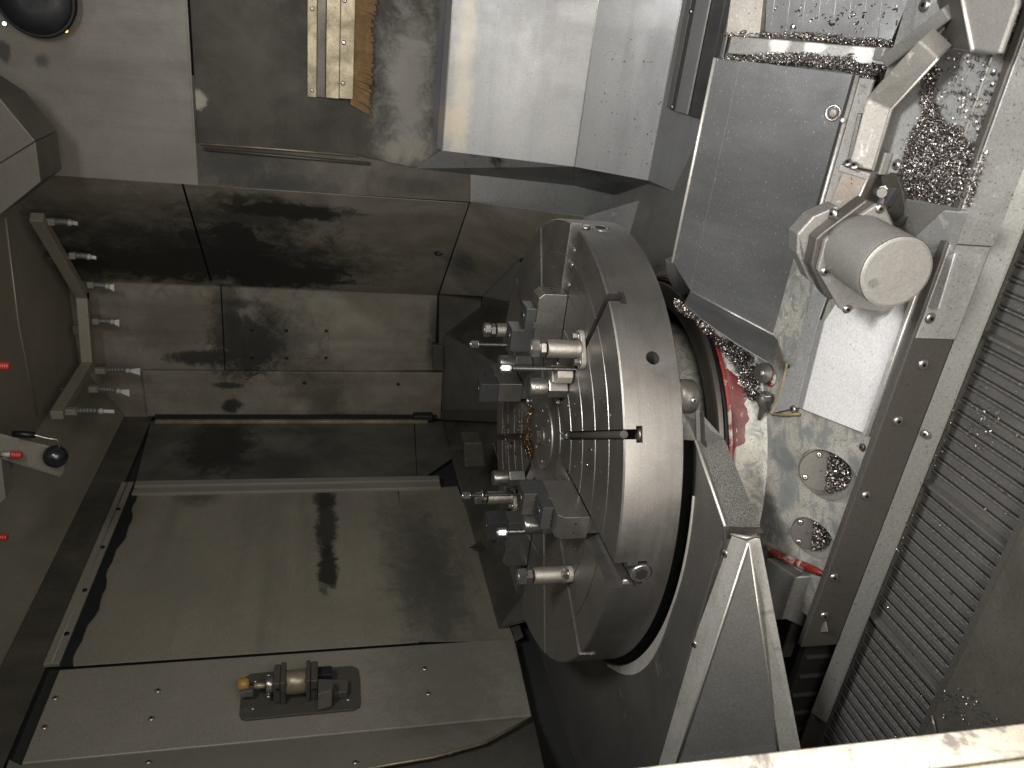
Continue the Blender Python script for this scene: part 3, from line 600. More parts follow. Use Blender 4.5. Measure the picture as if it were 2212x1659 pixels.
slab = ['tall threaded stud rising from the notched block', 'tall thin stud with bright nut in front of the far right jaw', 'tall stud with a loose washer halfway up, above the left jack', 'tall threaded stud with a washer at its foot, beside the nearest jaw']
clab = ['round headed support screw with a cross hole beneath the notched block', 'round headed support screw with a pale hexagon base behind the block stud', 'round headed support screw with a pale hexagon base above the nearest jaw', 'round headed support screw with a dark cross hole beside the nearest jaw']
for i, (a, r1, r2, r3, dz, ro) in enumerate(fixt):
    c_, s_ = deg(a)
    o = jk if i == 0 else copy_tree(jk); o.location = (r1 * c_, r1 * s_, 0); o.rotation_euler.z = radians(a - (20 if i in (0, 3) else 0)); o['label'] = jlab[i]
    o = sd_ if i == 0 else copy_tree(sd_); o.location = (r2 * c_, r2 * s_, [.024, .012, .008, 0][i]); o.rotation_euler.z = ro; o['label'] = slab[i]
    o = sj if i == 0 else copy_tree(sj); o.location = (r3 * c_, r3 * s_, 0); o.rotation_euler.z = ro * .7 + .4; o['label'] = clab[i]
def wash(p, lab, r=.024):
    o = thing('loose_washer', lab, 'washer', p); MB().lathe([(.0105, 0), (r - .001, 0), (r, .001), (r, .005), (r - .001, .006), (.0105, .006)], 28, p).build('ring', M['zinc'], o)
c_, s_ = deg(-118); wash((.385 * c_, .385 * s_, .001), 'plated washer at the foot of the stud beside the nearest jaw', .026)
c_, s_ = deg(150); wash((.49 * c_, .49 * s_, .147), 'plated washer halfway up the stud above the left jack')
c_, s_ = deg(60); wash((.425 * c_, .425 * s_, .001), 'plated washer lying at the foot of the stud in front of the far right jaw', .022)
# notched block held down by the first stud
a = radians(-30); NB = thing('notched_block', 'machined steel block with a V notch, clamped under the nearest right stud', 'block', (.405 * cos(a), .405 * sin(a), 0))
Rb = Matrix.Rotation(a - .55, 3, 'Z')
mb = MB(); pts = [(-.05, -.03), (.012, -.03), (.03, -.012), (.03, .012), (.016, .012), (.0, .0), (-.006, .02), (-.05, .034)]
mb.prism([Rb @ V((x, y, .004)) for x, y in pts], (0, 0, .054)); mb.build('body', M['cast'], NB, False, bevel=.003)
mb = MB(); mb.prism([Rb @ V((x, y, .058)) for x, y in [(-.045, -.026), (-.004, -.026), (-.016, .018), (-.045, .026)]], (0, 0, .008)); mb.build('raised_pad', M['cast'], NB, False, bevel=.002)

# ------------------------------------------------------------------ machine bed under the table
BED = thing('machine_bed', 'chipped white and red painted bed casting with a steel ring under the turning table', 'machine bed', (0, 0, -.51))
MB().lathe([(.45, -.51), (.45, -.42), (.44, -.36), (.40, -.30), (.37, -.22), (.37, -.176)], 72).build('pedestal', M['paint'], BED)
MB().lathe([(.52, -.5), (.52, -.402), (.523, -.399), (.592, -.399), (.595, -.402), (.595, -.5)], 128).build('steel_ring', M['band'], BED)
MB().lathe([(.597, -.5), (.597, -.418), (.600, -.415), (.606, -.415), (.607, -.418), (.607, -.5)], 128).build('seal_ring', M['black'], BED)
MB().lathe([(.608, -.53), (.608, -.424), (.613, -.425), (.614, -.44), (.614, -.53)], 128).build('red_bead', M['red'], BED)
M['redband'] = mat('dull_red_paint', (.125, .012, .010), .05, .45, .4, 14, .3, .15, col2=(.08, .01, .008), worn=((.3, .28, .25), .64, .7, 20))
M['collar'] = mat('chipped_collar_paint', (.45, .435, .38), .05, .5, .4, 8, .9, .25, dirt=(.1, .1, .1), worn=((.23, .235, .23), .48, .60, 22), col2=(.36, .35, .3))
MB().lathe([(.6145, -.53), (.6145, -.436), (.622, -.445), (.630, -.465), (.66, -.505), (.70, -.512), (.70, -.53)], 128).build('painted_collar', M['collar'], BED)
pa_, pb2 = P(1566, 800, 'Z', -.44), P(1598, 975, 'Z', -.44); ta, tb = math.atan2(pa_.y, pa_.x), math.atan2(pb2.y, pb2.x)
vs_, fs_ = [], []; n = 60; rnd = random.Random(4)
def coll(r): return -.436 - (r - .6145) * 1.2 if r < .622 else (-.445 - (r - .622) * 2.5 if r < .63 else -.465 - (r - .63) * 1.334)
for i in range(n + 1):
    t = i / n; a = ta + (tb - ta) * t; w = .004 + .022 * max(0, sin(pi * t)) ** .7 + (.003 * sin(t * 23) + .002 * sin(t * 51)) * (t > .1)
    for k in range(5): r = .6148 + w * k / 4; vs_.append((r * cos(a), r * sin(a), coll(r) + .0012 - (.002 if k == 4 else 0)))
for i in range(n):
    for j in range(4): fs_.append((i * 5 + j, i * 5 + j + 1, i * 5 + 6 + j, i * 5 + 5 + j))
MB().add(vs_, fs_, True).build('red_band', M['redband'], BED)
bs = P(1487, 851, 'Z', -.2)
MB().lathe([(.05, -.176), (.05, -.225), (.046, -.231), (0, -.231)], 32, (bs.x * .955, bs.y * .955, 0)).build('boss', M['band'], BED)
screw('screw', (bs.x * .955 + .012, bs.y * .955 - .0495, -.21), (.25, -1, 0), .010, M['zinc'], BED)
# top of the bed, with the two pockets bored into it
ZB = -.51
bt = MB().prism([(.3, .45, ZB), (.72, -.3, ZB), (.98, -.45, ZB), (.98, -1.03, ZB), (-.0, -1.03, ZB), (-.06, -.80, ZB), (-.6, -.5, ZB), (-.6, .45, ZB)], (0, 0, -.22)).build('bed_top', M['paint'], BED, bevel=.0)
hB = [P(*zc(3072, 1536, 2.16)(x, y), 'Z', ZB) for x, y in ((245, 780), (790, 800), (520, 600), (590, 985), (430, 760))]
hS = [P(*zc(3072, 1536, 2.16)(x, y), 'Z', ZB) for x, y in ((175, 1340), (605, 1320), (430, 1215), (400, 1490), (310, 1335))]
def pocket(cx_, cy_, r, ang, tilt, depth):
    # a bore whose axis comes down out of the top towards the door; returns disc centre and axis
    ax = V((sin(radians(ang)) * cos(radians(tilt)), -cos(radians(ang)) * cos(radians(tilt)), sin(radians(tilt))))
    return ax
pk = []
for (h, r) in ((hB, .066), (hS, .051)):
    ce = (h[0] + h[1]) / 2; ax = V((.27, -.80, .50)).normalized()
    c0 = ce - ax * (.062 if r > .06 else .05)
    mb = MB().cyl(c0, r, .4, ax, 48, .0005); co_ = mb.build('cutter', M['steel'])
    m = bt.modifiers.new('cut', 'BOOLEAN'); m.operation = 'DIFFERENCE'; m.object = co_; m.solver = 'EXACT'; pk.append((c0, ax, r, co_))
bpy.context.view_layer.update()
dg = bpy.context.evaluated_depsgraph_get(); me = bpy.data.meshes.new_from_object(bt.evaluated_get(dg)); bt.modifiers.clear(); bt.data = me
for f in me.polygons: f.use_smooth = False
for k, (c0, ax, r, co_) in enumerate(pk):
    bpy.data.objects.remove(co_)
    pb_ = MB().lathe([(r * 1.003, -.012), (r * 1.003, .0005), (0, .0005)], 40, c0, ax, False).build('pocket_floor', M['band'], BED)
    t1 = ax.cross(V((0, 0, 1))).normalized(); t2 = ax.cross(t1)
    cd = c0 - t2 * r * .10; 
    if t2.z < 0: cd = c0 + t2 * r * .10
    up_ = t2 if t2.z > 0 else -t2; cd = c0 + up_ * r * (.12 if k == 0 else .18) - t1 * (0 if k == 0 else 0)
    dsc = MB().lathe([(r * .86, .001), (r * .86, .006), (r * .845, .0075), (.004, .0075), (.003, .004), (0, .004)], 48, cd, ax, False).build('turned_disc', M['band'], BED)
    for aa in ((60, 170, 290) if k == 0 else (35, 145, 215, 325)):
        q = cd + (t1 * cos(radians(aa)) + up_ * sin(radians(aa))) * r * .68; screw('screw', q + ax * .0075, ax, .009, M['zinc'], dsc)

# conduit plug and small elbow by the red patch
PLG = thing('grey_plug', 'dark round plug with a pale centre in the corner below the cover', 'plug', P(1648, 812, 'Z', -.49))
pp = P(1650, 806, 'Z', -.49); MB().lathe([(.03, -.03), (.031, .004), (.029, .008), (.008, .008), (.007, .010), (0, .010)], 28, pp, (.25, -.5, .83)).build('plug_disc', M['band'], PLG)
MB().lathe([(.007, .0105), (.006, .012), (0, .012)], 14, pp, (.25, -.5, .83)).build('plug_centre', M['plate'], PLG)
q = P(1668, 818, 'Z', ZB + .002); MB().lathe([(.03, 0), (.027, .002), (0, .002)], 20, q + V((0, .01, 0))).build('red_patch', M['red'], PLG)
ELB = thing('hose_elbow', 'small dark hose elbow lying on chips beside the yellow sealant line', 'hose fitting', P(1650, 868, 'Z', -.5))
e1 = P(1655, 850, 'Z', -.48); e2 = P(1650, 880, 'Z', -.49); e3 = P(1640, 905, 'Z', -.5)
MB().tube([e1, e1.lerp(e2, .5) + V((0, 0, .012)), e2, e3], [.012, .017, .014, .006], 10).build('elbow', M['band'], ELB)
MB().hexa(e1, .03, .02, (e2 - e1).normalized()).build('coupling', M['zinc'], ELB)
SL = thing('sealant_line', 'yellow sealant bead along the edge of the grey slide plate', 'sealant', P(1690, 850, 'Z', -.5))
MB().tube([P(x, y, 'Z', -.497) for x, y in ((1700, 785), (1690, 830), (1680, 865), (1664, 894), (1690, 896), (1725, 894))], .0038, 8).build('bead', M['sealant'], SL)
RS = thing('red_sealant', 'red rubbery sealant strip squeezed out below the small pocket', 'sealant', P(1700, 1205, 'Z', -.5))
MB().tube([P(x, y, 'Z', -.495) for x, y in ((1655, 1182), (1672, 1196), (1700, 1207), (1735, 1222), (1762, 1232), (1780, 1240))], [.006, .011, .010, .012, .010, .005], 10).build('bead', M['red'], RS)

# ------------------------------------------------------------------ apron round the front of the table
ZA = -.2
AP = thing('table_apron', 'dark worn steel apron with a round cut-out under the table rim', 'apron', (-.2, -.9, ZA))
A1, A2, A3 = P(1478, 894, 'Z', ZA), P(1503, 952, 'Z', ZA), P(1566, 1137, 'Z', ZA)
outer = [A1, A2, A3, V((A3.x - .12, A3.y + .0, ZA)), V((XL - .2, -.93, ZA)), V((XL - .2, .55, ZA))]
RC = .822
aa0 = math.atan2(A1.y, A1.x); aa1 = radians(-215); arc = []
for i in range(49): a = aa0 + (aa1 - aa0) * i / 48; arc.append(V((RC * cos(a), RC * sin(a), ZA)))
arc = [V((p.x, p.y, ZA)) for p in arc]
mb = MB(); 
ang = lambda p: math.atan2(p.y, p.x)
top_out = []
def ray_out(a):
    # where the direction a leaves the apron's outline
    best = None; d = V((cos(a), sin(a)))
    ol = outer + [V((XL - .2, .55, ZA))]
    for p, q in zip(outer, outer[1:]):
        e = V((q.x - p.x, q.y - p.y)); den = d.x * e.y - d.y * e.x
        if abs(den) < 1e-9: continue
        t = (p.x * e.y - p.y * e.x) / den; s_ = (p.x * d.y - p.y * d.x) / den
        if -1e-6 <= s_ <= 1 + 1e-6 and t > 0: best = t if best is None else max(best, t)
    return best
angs = sorted(set([aa0 + (aa1 - aa0) * i / 60 for i in range(61)] + [x for x in (ang(A2), ang(A3), ang(outer[3]), math.atan2(-.93, XL - .2)) if aa1 < x < aa0]), reverse=True)
rows = []
for a in angs:
    ro = ray_out(a) or RC + .02; ro = max(ro, RC + .012)
    rows.append(((RC * cos(a), RC * sin(a)), ((RC + .012) * cos(a), (RC + .012) * sin(a)), (ro * cos(a), ro * sin(a))))
vs_, fs_ = [], []
for i_, o_, u_ in rows: vs_ += [(*i_, ZA - .03), (*i_, ZA - .004), (*o_, ZA), (*u_, ZA), (*u_, ZA - .012)]
for k in range(len(rows) - 1):
    for j in range(4): fs_.append((k * 5 + j, k * 5 + j + 1, k * 5 + 6 + j, k * 5 + 5 + j))
AP_top = MB().add(vs_, fs_).build('top_plate', M['apron'], AP)
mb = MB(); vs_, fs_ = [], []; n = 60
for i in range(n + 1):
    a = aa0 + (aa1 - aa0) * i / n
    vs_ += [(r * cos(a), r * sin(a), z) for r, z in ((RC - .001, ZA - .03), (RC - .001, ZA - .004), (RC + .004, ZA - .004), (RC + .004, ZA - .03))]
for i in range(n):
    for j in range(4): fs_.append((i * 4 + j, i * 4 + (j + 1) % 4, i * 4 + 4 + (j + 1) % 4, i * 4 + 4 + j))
mb.add(vs_, fs_).build('gap_shade_ring', M['void'], AP)  # near-black ring, shade of the gap under the rim put into its colour
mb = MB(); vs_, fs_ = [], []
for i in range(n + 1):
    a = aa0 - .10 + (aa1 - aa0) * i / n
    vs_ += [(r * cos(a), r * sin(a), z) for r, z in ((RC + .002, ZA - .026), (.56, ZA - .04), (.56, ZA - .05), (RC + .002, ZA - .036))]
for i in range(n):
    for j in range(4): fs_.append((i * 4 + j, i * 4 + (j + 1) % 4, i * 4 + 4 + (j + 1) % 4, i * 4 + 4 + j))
mb.add(vs_, fs_).build('gap_shade_sheet', M['void'], AP)  # added near-black sheet, stops light so the gap under the rim stays dark
# bright rubbed arc along the cut-out and the drum under the table
mb = MB(); vs_, fs_ = [], []; n = 40
for i in range(n + 1):
    a = radians(-72 - 70 * i / n); wdt = .004 + .034 * max(0, sin(pi * min(1, max(0, (i / n - .38) / .62)))) ** 1.2
    vs_ += [((RC + .003) * cos(a), (RC + .003) * sin(a), ZA + .0035), ((RC + .005 + wdt) * cos(a), (RC + .005 + wdt) * sin(a), ZA + .0035), ((RC + .005 + wdt) * cos(a), (RC + .005 + wdt) * sin(a), ZA - .002), ((RC + .003) * cos(a), (RC + .003) * sin(a), ZA - .002)]
for i in range(n):
    for j in range(4): fs_.append((i * 4 + j, i * 4 + (j + 1) % 4, i * 4 + 4 + (j + 1) % 4, i * 4 + 4 + j))
mb.add(vs_, fs_).build('rubbed_rim', M['weld'], AP)
# end face and the speckled outer skirts
nrm = (A3 - A2).cross(V((0, 0, 1))); n2 = nrm.normalized() + V((0, 0, .5))
sk = lambda x, y: PN(x, y, A2, n2)
S1, S2 = sk(1566, 949), sk(1643, 1139)
sheet('outer_skirt', [A2 + V((.001, -.001, -.001)), S1, S2, A3 + V((.001, -.001, -.001))], M['apronside'], AP, bevel=.003)
MB().tube([A2, A3], .004, 6).build('rubbed_edge', M['weld'], AP)
E1 = PN(1518, 895, A1, (A2 - A1).cross(V((0, 0, 1))).normalized() + V((0, 0, .25)))
sheet('end_face', [A1, A2, S1, E1], M['flangeplate'], AP, bevel=.002)
S3 = sk(1640, 1160)
sheet('front_skirt', [A3 + V((0, -.001, -.001)), S2, S2 + V((-.01, -.012, -.006)), V((A3.x - .035, A3.y - .01, ZA - .003))], M['band'], AP, bevel=.001)

# pale flanged guard plate screwed along the front of the apron
G0, G3 = P(1580, 1157, 'Z', ZA - .008), P(1402, 1645, 'Z', ZA - .008)
G3 = G0 + (G3 - G0) * 1.06
G1, G2 = P(1640, 1160, 'Z', ZA - .07), P(1737, 1660, 'Z', -.46)
GP = thing('corner_guard', 'pale edged triangular guard plate screwed along the apron with domed screws', 'guard plate', G0)
gl = G0.lerp(G3, 1.)
s0, s3 = P(1616, 1172, 'Z', ZA - .02), P(1462, 1645, 'Z', ZA - .02); s3 = s0 + (s3 - s0) * 1.06
t1_, t2_ = P(1616, 1168, 'Z', ZA - .05), P(1684, 1640, 'Z', -.43)
sheet('screw_flange', [G0, G3, s3, s0], M['pale'], GP, th=.004, bevel=.002)
sheet('centre_sheet', [s0, s3, t2_, t1_], M['flangeplate'], GP, th=.004, bevel=0)
sheet('side_flange', [t1_, t2_, G2, G1], M['pale'], GP, th=.004, bevel=.002)
MB().tube([t1_, t2_], .0045, 8).build('folded_edge', M['weld'], GP); MB().tube([s0, s3], .003, 8).build('folded_edge', M['weld'], GP)
MB().tube([G0 + V((.004, 0, .001)), P(1612, 1160, 'Z', ZA - .015), G1], .0035, 8).build('folded_edge', M['weld'], GP)
for x, y in ((1567, 1196), (1500, 1391), (1440, 1566)): screw('screw', P(x, y, 'Z', ZA - .010), (G3 - G0).cross(s0 - G0).normalized() * (1 if (G3 - G0).cross(s0 - G0).z > 0 else -1), .0125, M['zinc'], GP)

# box bracket and dark ribbed shutters below the apron's left end
BB = thing('box_bracket', 'dark folded box bracket under the red sealant strip', 'bracket', P(1720, 1290, 'Z', -.5))
fA, fB = P(1719, 1247, 'Z', -.47), P(1690, 1338, 'Z', -.47)
MB().prism([P(1655, 1205, 'Z', -.47), fA, fB, P(1640, 1340, 'Z', -.47)], (0, 0, -.12)).build('upper_box', M['flangeplate'], BB, bevel=.004)
MB().prism([fA + V((.002, 0, -.004)), P(1769, 1243, 'Z', -.53), P(1738, 1357, 'Z', -.53), fB + V((.002, 0, -.004))], (0, .05, -.08)).build('front_box', M['lip'] if False else M['flangeplate'], BB, bevel=.004)
MB().box(P(1712, 1372, 'Z', -.53), (.16, .012, .03)).build('lower_strip', M['band'], BB, bevel=.002)
MB().prism([P(x, y, 'Z', -.52) for x, y in ((1757, 1343), (1782, 1343), (1786, 1364), (1762, 1366))], (0, 0, -.004)).build('torn_tab', M['lip'], BB)
screw('screw', P(1745, 1358, 'Z', -.525), (0, -.7, .7), .011, M['zinc'], BB)
SH = thing('ribbed_shutter', 'almost black ribbed shutter wall in the shaded pit under the apron', 'shutter', P(1760, 1450, 'Z', -.8))
shx = P(1740, 1400, 'Y', -1.02)
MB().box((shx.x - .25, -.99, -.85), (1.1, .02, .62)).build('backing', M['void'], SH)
for k in range(9): MB().box((shx.x + .02 - k * .075, -1.003, -.85), (.012, .012, .6)).build('rib', M['band'], SH, bevel=.003)

# ------------------------------------------------------------------ rail in front of the bed
RL = thing('front_rail', 'dark brown rail with domed screws and a pale rubbed lip along the conveyor', 'rail', (.3, -1.05, -.55))
MB().box(((XR - .07) / 2, -1.04, -.5335), (XR + .07, .02, .113)).build('rail_face', M['band'], RL, bevel=.003)
MB().prism([(-.33, -1.0505, -.5895), (-.33, -1.088, -.612), (-.33, -1.090, -.616), (-.33, -1.0505, -.594)], (XR + .33, 0, 0)).build('lip', M['lip'], RL, bevel=0)
MB().box(((XR - 1.0) / 2, -1.049, -.63), (XR + 1.0, .006, .075)).build('rail_foot', M['band'], RL)
for x, y in ((1939, 909), (1870, 1070), (1801, 1247), (1780, 1330), (1993, 787)): screw('screw', P(x, y, 'Y', -1.0505), (0, -1, 0), .0135, M['zinc'], RL)
for x, y in ((1998, 938),): screw('screw', P(x, y, 'Y', -1.07), (0, -.5, .87), .0105, M['zinc'], RL)
py = lambda x, y: P(x, y, 'Y', -1.0535)
z2 = zc(3072, 768, 2.16); z1 = zc(3072, 0, 2.16); z3 = zc(3072, 1536, 2.16)
gX0, gX1 = py(1960, 730).x, py(2075, 530).x
sheet('cover_plate', [(gX0, -1.0535, -.484), (gX1, -1.0535, -.484), (gX1, -1.0535, -.588), (gX0, -1.0535, -.588)], M['plate'], RL, bevel=.001)
sheet('cover_plate', [(gX1 + .003, -1.0555, -.481), (XR, -1.0555, -.481), (XR, -1.0555, -.592), (gX1 + .003, -1.0555, -.592)], M['plate'], RL, bevel=.001)
screw('screw', py(*z2(1400, 1090)), (0, -1, 0), .0135, M['zinc'], RL)

# ------------------------------------------------------------------ slide plates on the bed
zp = lambda x, y, z=-.492: P(x, y, 'Z', z)
CS = thing('slide_plate', 'bright grey slide plate beside the rail, below the round motor', 'slide plate', zp(1780, 820))
sheet('flat_sheet', [zp(1870, 560), zp(2010, 560), zp(1993, 662), zp(1880, 942), zp(1733, 884), zp(1782, 690)], M['slide'], CS, th=.006, bevel=.002)
sheet('fold_sheet', [zp(1781, 692, -.4925), zp(1733, 884, -.4925), zp(1722, 880, -.496), zp(1768, 690, -.496)], M['plate'], CS, th=.004)
sheet('side_sheet', [zp(1768, 690, -.4965), zp(1722, 880, -.4965), zp(1664, 893, -.4965), zp(1692, 800, -.4965), zp(1716, 790, -.4965), zp(1760, 600, -.4965), zp(1800, 600, -.4965)], M['plate'], CS, th=.004)
r0, r1 = zp(1996, 655), zp(1884, 943)
R0, R1 = V((1.02, -1.0, -.49)), V((r1.x, -1.0, -.49))
MB().box(((R0.x + R1.x) / 2, -1.012, -.484), (R0.x - R1.x, .012, .022)).build('folded_lip', M['plate'], CS, bevel=.003)
MB().tube([V((R0.x, -1.019, -.4745)), V((R1.x, -1.019, -.4745))], .0025, 8).build('rubbed_edge', M['weld'], CS)
MB().box(((R0.x + R1.x) / 2 + .05, -1.028, -.488), (R0.x - R1.x + .1, .010, .012)).build('ledge', M['lip'], CS, bevel=.002)
screw('screw', zp(1713, 884, -.494), (0, 0, 1), .012, M['zinc'], CS); screw('screw', zp(1862, 966, -.505), (0, 0, 1), .010, M['band'], CS)
# short end pieces beside the motor: pale bar and mottled strip
sheet('end_strip', [zp(2024, 560, -.485), zp(2063, 545, -.485), zp(2026, 669, -.485), zp(1994, 662, -.485)], M['plate'], CS, th=.01, bevel=.002)

# ------------------------------------------------------------------ sloping cover beside the table
CVp = V((0, -.18, -.28)); CVn = V((0, -.24, .32)).normalized()
cv = lambda x, y, d=0.: PN(x, y, CVp + CVn * d, CVn)
CV = thing('slideway_cover', 'large scratched grey sheet steel cover sloping beside the turning table', 'cover', cv(1640, 430))
c_tl, c_bl, c_tr, c_br = cv(1545, 125), cv(1450, 566), cv(1842, 161), cv(1684, 731)
c_bl = V((c_bl.x, c_tl.y, c_tl.z)); c_br = V((c_br.x, c_tr.y, c_tr.z))
m_t, m_b = cv(1601, 131), cv(1492, 630); m_b = V((m_b.x, m_t.y, m_t.z))
sheet('top_sheet', [c_tl, m_t - V((0, .0008, .0006)), m_b - V((0, .0008, .0006)), c_bl], M['white'] if False else M['cover'], CV, th=.006, bevel=.003)
sheet('main_sheet', [m_t, c_tr, c_br, m_b], M['cover'], CV, th=.008, bevel=.0004)
MB().tube([c_tl + V((.0, 0, .001)), c_bl + V((0, 0, .001))], .005, 8).build('rubbed_edge', M['weld'], CV)
for k in (.12, .3, .52, .55, .7, .86):
    p = c_tl.lerp(c_bl, k); MB().lathe([(.006, 0), (.006, .002), (.003, .004)], 8, p, CVn).build('spot_weld', M['steel'], CV)
# end wall of the cover, facing the table
en = (c_br - m_b).cross(V((0, 0, 1))).normalized() + V((0, 0, .25))
ew = lambda x, y: PN(x, y, c_br, en)
sheet('end_sheet', [m_b, c_br, ew(1659, 782), ew(1590, 741), ew(1520, 692), ew(1478, 655)], M['cover'], CV, th=.004, bevel=.002)
MB().tube([m_b + V((0, 0, -.004)), c_br + V((0, 0, -.004))], .006, 8).build('end_fold', M['flangeplate'], CV)
for k in (.18, .40, .43, .60, .78, .8): MB().cyl(m_b.lerp(c_br, k) + V((-.004, -.002, .0)), .005, .012, (-.6, -.4, .7), 10).build('rivet', M['bright'], CV)
bq = lambda x, y: PN(x, y, c_bl + V((-.02, 0, 0)), (-.8, -.6, .2))
sheet('bent_bracket', [bq(1437, 561), bq(1450, 570), bq(1494, 630), bq(1484, 646), bq(1452, 618), bq(1440, 596)], M['side'], CV, th=.004)
sheet('bent_tab', [bq(1492, 680), bq(1508, 679), bq(1506, 690), bq(1491, 689)], M['steel'], CV, th=.006)
# lower edge of the cover: fold, round bead, painted strip, end block
zs_ = c_tr.z - .004
MB().box(((c_tr.x + c_br.x) / 2, c_tr.y - .010, zs_), (c_tr.x - c_br.x, .016, .014)).build('lower_fold', M['band'], CV, bevel=.003)
MB().tube([c_tr + V((0, -.022, .0)), c_br + V((0, -.022, .0))], .006, 8).build('rubbed_bead', M['weld'], CV)
for k in (.15, .62, .72, .82, .9, .985): MB().lathe([(.006, 0), (.008, .006), (.005, .01)], 8, c_tr.lerp(c_br, k) + V((0, -.022, .003)), (0, -.5, .8)).build('spot_weld', M['weld'], CV)
M['strip'] = mat('scraped_white_strip', (.60, .59, .55), .2, .5, .3, 9, .6, .2, worn=((.25, .25, .24), .58, .68, 16))
MB().box(((c_tr.x + c_br.x) / 2 - .0, c_tr.y - .056, zs_ - .002), (c_tr.x - c_br.x - .01, .056, .006)).build('painted_strip', M['strip'], CV, bevel=.001)
eb = lambda x, y, z=zs_ - .02: P(x, y, 'Z', z)
MB().prism([eb(1671, 735), eb(1728, 737), eb(1714, 783), eb(1659, 782)], (0, 0, -.03)).build('end_block', M['strip'], CV, bevel=.003)

# second telescopic cover further along with its wiper ledge
M['ledge'] = mat('scraped_grey_ledge', (.21, .205, .195), .35, .45, .3, 6, .5, .15, stains=[(tuple(cv(x, y, -.02)), r, .92, (.5, .5, .48)) for x, y, r in ((1685, 96, (.05, .03, .03)), (1760, 102, (.045, .03, .03)), (1868, 116, (.06, .035, .035)))])
C2 = thing('rear_slideway_cover', 'ribbed grey cover plate behind a chip-covered ledge at the top edge of the photo', 'cover', cv(1810, 40, -.03))
D2 = -.035
c2 = lambda x, y, d=D2: cv(x, y, d)
sheet('main_sheet', [c2(1655, -60), c2(1990, -60), c2(1922, 98), c2(1652, 76)], M['cover'], C2, th=.006, bevel=.002)
for i in range(8):
    x = 1672 + i * 33; MB().tube([c2(x + 8, -55, D2 + .0005), c2(x - 8, 74 + i * 3, D2 + .0005)], .0011, 6).build('rib', M['pale'], C2)
l0, l1, l2, l3 = c2(1586, 78, D2 + .0), c2(1932, 106, D2 + .0), c2(1925, 143, D2), c2(1578, 117, D2)
MB().prism([l0, l1, l2, l3], CVn * .022).build('wiper_ledge', M['ledge'], C2, bevel=.003)
for k in (.08, .22, .36, .40, .55, .78): screw('screw', l0.lerp(l1, k) + CVn * .022 + V((.012, 0, 0)), (.9, 0, .4), .010, M['zinc'], C2, False)
sheet('gutter_sheet', [c2(1570, 110, D2 - .012), c2(1900, 135, D2 - .012), c2(1900, 200, D2 - .012), c2(1530, 190, D2 - .012)], M['band'], C2, th=.004)
MB().prism([c2(1586, -60, D2 + .02), c2(1655, -60, D2 + .02), c2(1640, 80, D2 + .02), c2(1567, 76, D2 + .02)], -CVn * .03).build('side_strip', M['duct'], C2, bevel=.002)
mb = MB(); mb.prism([cv(1972, -40, .03), cv(1998, -40, .03), cv(1918, 300, .03), cv(1893, 285, .03)], -CVn * .05); mb.build('edge_bar', M['band'], C2, bevel=.004)
MB().tube([cv(2001, -40, .032), cv(1922, 300, .032)], .005, 8).build('rubbed_bead', M['weld'], C2)

# slide rail on the bright chute: seal, strip, ground bar
sp = lambda x, y, d=.0: PN(x, y, w3 + V((0, 0, d)), (w4 - w3).cross(V((1, 0, 0))))
GR = thing('chute_rail', 'ground steel guide bar with a clamped strip lying along the bright chute', 'guide bar', sp(1480, 245))
dirn = V((1, 0, 0)); Xg = sp(1480, 246, .03).x
def along(name, xa, xb_, d, h, m, back=0., bev=.002):
    a, b_ = sp(xa, 246, d), sp(xb_, 246, d); nn = (w4 - w3).cross(V((1, 0, 0))).normalized(); nn = nn if nn.z > 0 else -nn
    X0 = Xg + back; A_, B_ = V((X0, a.y, a.z)), V((X0, b_.y, b_.z))
    return MB().prism([A_, B_, V((XR, B_.y, B_.z)), V((XR, A_.y, A_.z))], -nn * h).build(name, m, GR, bevel=bev)
along('seal_strip', 1437, 1447, .03, .03, M['side'], .005)
fl_ = along('clamp_strip', 1447, 1456, .028, .028, M['band'])
along('upper_plate', 1456, 1484, .034, .034, M['white'], 0, .003)
along('ground_bar', 1484, 1515, .03, .05, M['bright'] if False else M['cover'], -.003, .003)
along('rubbed_bead', 1482.5, 1485.5, .038, .004, M['weld'], .001, .001)
along('lower_gap', 1516, 1530, -.02, .03, M['void'], -.003)
for x, y in ((1450, 231), (1491, 25)): p = sp(x, y, .03); screw('screw', p, (0, -.5, .85), .011, M['bright'], GR)
random.seed(3)

# ------------------------------------------------------------------ round motor cover with its eight-sided flange
MO = thing('motor_cover', 'dusty round motor cover with an eight-sided screwed flange, in front of the sloping cover', 'motor', P(1900, 580, 'Z', -.42))
mf = CAM + ray(1938, 590) * 1.57
axm = (ray(1938, 592).normalized() * -1)
sdv = (RT * -.38 + UP * -.62)             # image: down right
axm = (axm * .80 + sdv.normalized() * .50).normalized()
rm = 81 / FPX * (mf - CAM).dot(FW)
Lm = .18
mb0 = mf - axm * Lm
MB().lathe([(rm * .98, 0), (rm * 1.0, .02), (rm, Lm - .014), (rm * .985, Lm - .006), (rm * .95, Lm - .0008), (rm * .90, Lm)], 64, mb0, axm).build('round_cover', M['motor'], MO)
MB().lathe([(rm * .975, Lm - .0035), (rm * .99, Lm - .0065), (rm * .968, Lm - .002)], 64, mb0, axm).build('rubbed_rim', M['pale'], MO)
so = MB().lathe([(.0105, .0), (.0105, .0006), (.0, .0006)], 24, PN(1886, 612, mf + axm * .0002, axm), axm, False).build('dark_spot', M['lip'], MO)
t1 = axm.cross(RT).normalized(); t2 = axm.cross(t1).normalized()
def fl(x, y): return PN(x, y, mb0 + axm * .012, axm)
z2_ = lambda x, y: zc(3072, 768, 2.16)(x, y)
